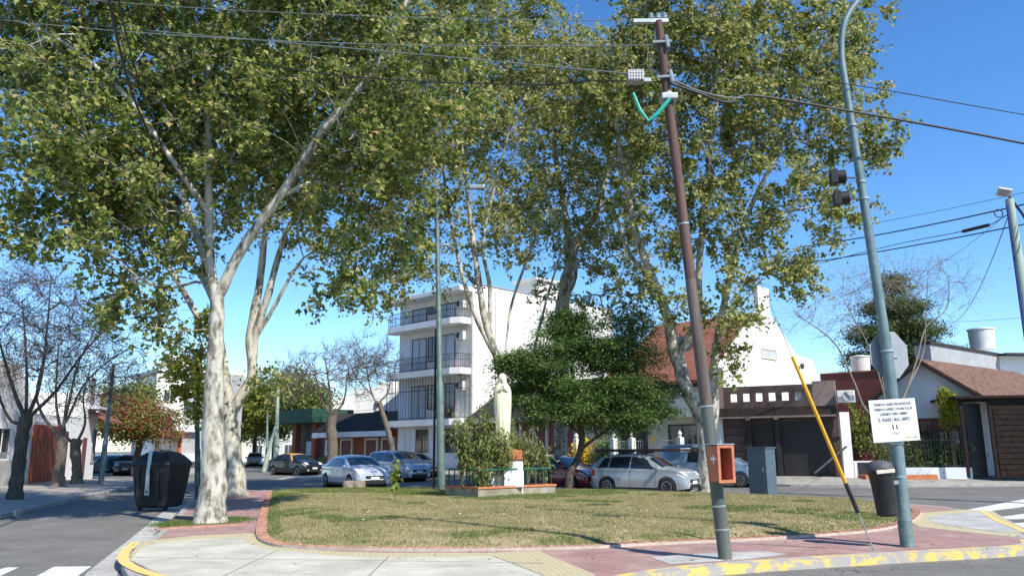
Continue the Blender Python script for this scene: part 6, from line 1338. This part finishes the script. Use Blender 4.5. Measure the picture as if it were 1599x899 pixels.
for k, (zz_, sx) in enumerate(((505,0),(560,12),(575,18))): cable(['upper','middle','lower'][k]+' faint wire across the front of the apartment block', D(480,zz_+70,58), D(860,zz_+20 if k else zz_+30,49), .2, .012, 'plainwire')
t = thing('cable_splice', 'long black splice sleeve on the cable near the right edge pole', 'splice', D(1525,367,25.5)); a_ = Vector(D(1545,362,25.0))-t.location; b_ = Vector(D(1505,371,26.2))-t.location; MB().tube([a_,b_], .06, 10).build('sleeve', 'cable', t, smooth=True)
# splice case with ribs
c = Vector(D(996,123,11.9)); t = thing('splice_case', 'grey ribbed splice case hanging on the cable left of the timber pole', 'splice case', tuple(c)); MB().box(-.13,.14,-.09,.09,-.105,.095).build('case', 'ceramic', t, bevel=.02)
rb = MB(); [rb.box(-.12+i*.045,-.10+i*.045,-.102,-.088,-.09,.08) for i in range(6)]; [rb.box(-.12,.13,-.106,-.100,-.07+i*.05,-.055+i*.05) for i in range(3)]; rb.build('ribs', 'tank', t); MB().box(.14,.26,-.03,.03,-.09,-.03).build('hanger', 'steel', t)
t = thing('cable_cover', 'V shaped teal cable sleeve hanging between splice case and timber pole', 'cable sleeve', D(1015,192,11.85)); o_ = t.location
mb = MB(); mb.tube([Vector(D(993,148,11.85))-o_, Vector(D(1003,175,11.85))-o_, Vector(D(1016,192,11.85))-o_], [.022,.034,.02], 8); mb.build('sleeve', 'teal', t, smooth=True)
mb = MB(); mb.tube([Vector(D(1016,192,11.85))-o_, Vector(D(1032,180,11.85))-o_, Vector(D(1050,158,11.85))-o_], [.02,.04,.032], 8); mb.build('sleeve', 'teal', t, smooth=True)
c = Vector(D(274,322,22)); t = thing('cable_bundle', 'dark wrapped cable bundle hanging against the trunk high in the left crown', 'cable bundle', tuple(c)); MB().lathe([(.06,-.42),(.17,-.36),(.19,-.1),(.16,.15),(.20,.3),(.08,.45)], n=12).build('wrap', 'cable', t, smooth=True)

# fallen leaves and scraps on the paving
n = 600; P = np.column_stack([rng.uniform(-11,9,n), rng.uniform(11.5,31,n)]); k = ~inside(P); P = P[k]
v, f = leaves_np(np.column_stack([P, np.full(len(P), .012)]), .055, 'simple', up=6); tag(npmesh('fallen_leaves', v, [f], 'leaf_brown'), 'scattered dry leaves on the paving and road edge', 'leaves', kind='stuff')
n = 26; P = np.column_stack([rng.uniform(-4,7,n), rng.uniform(13.8,20,n)]); P = P[inside(P)]
v, f = leaves_np(np.column_stack([P, lawn_z(P, edge_dist(P))+.05]), .07, 'simple', up=6); tag(npmesh('paper_scraps', v, [f], 'signwhite'), 'small white litter scraps scattered on the lawn', 'litter', kind='stuff')
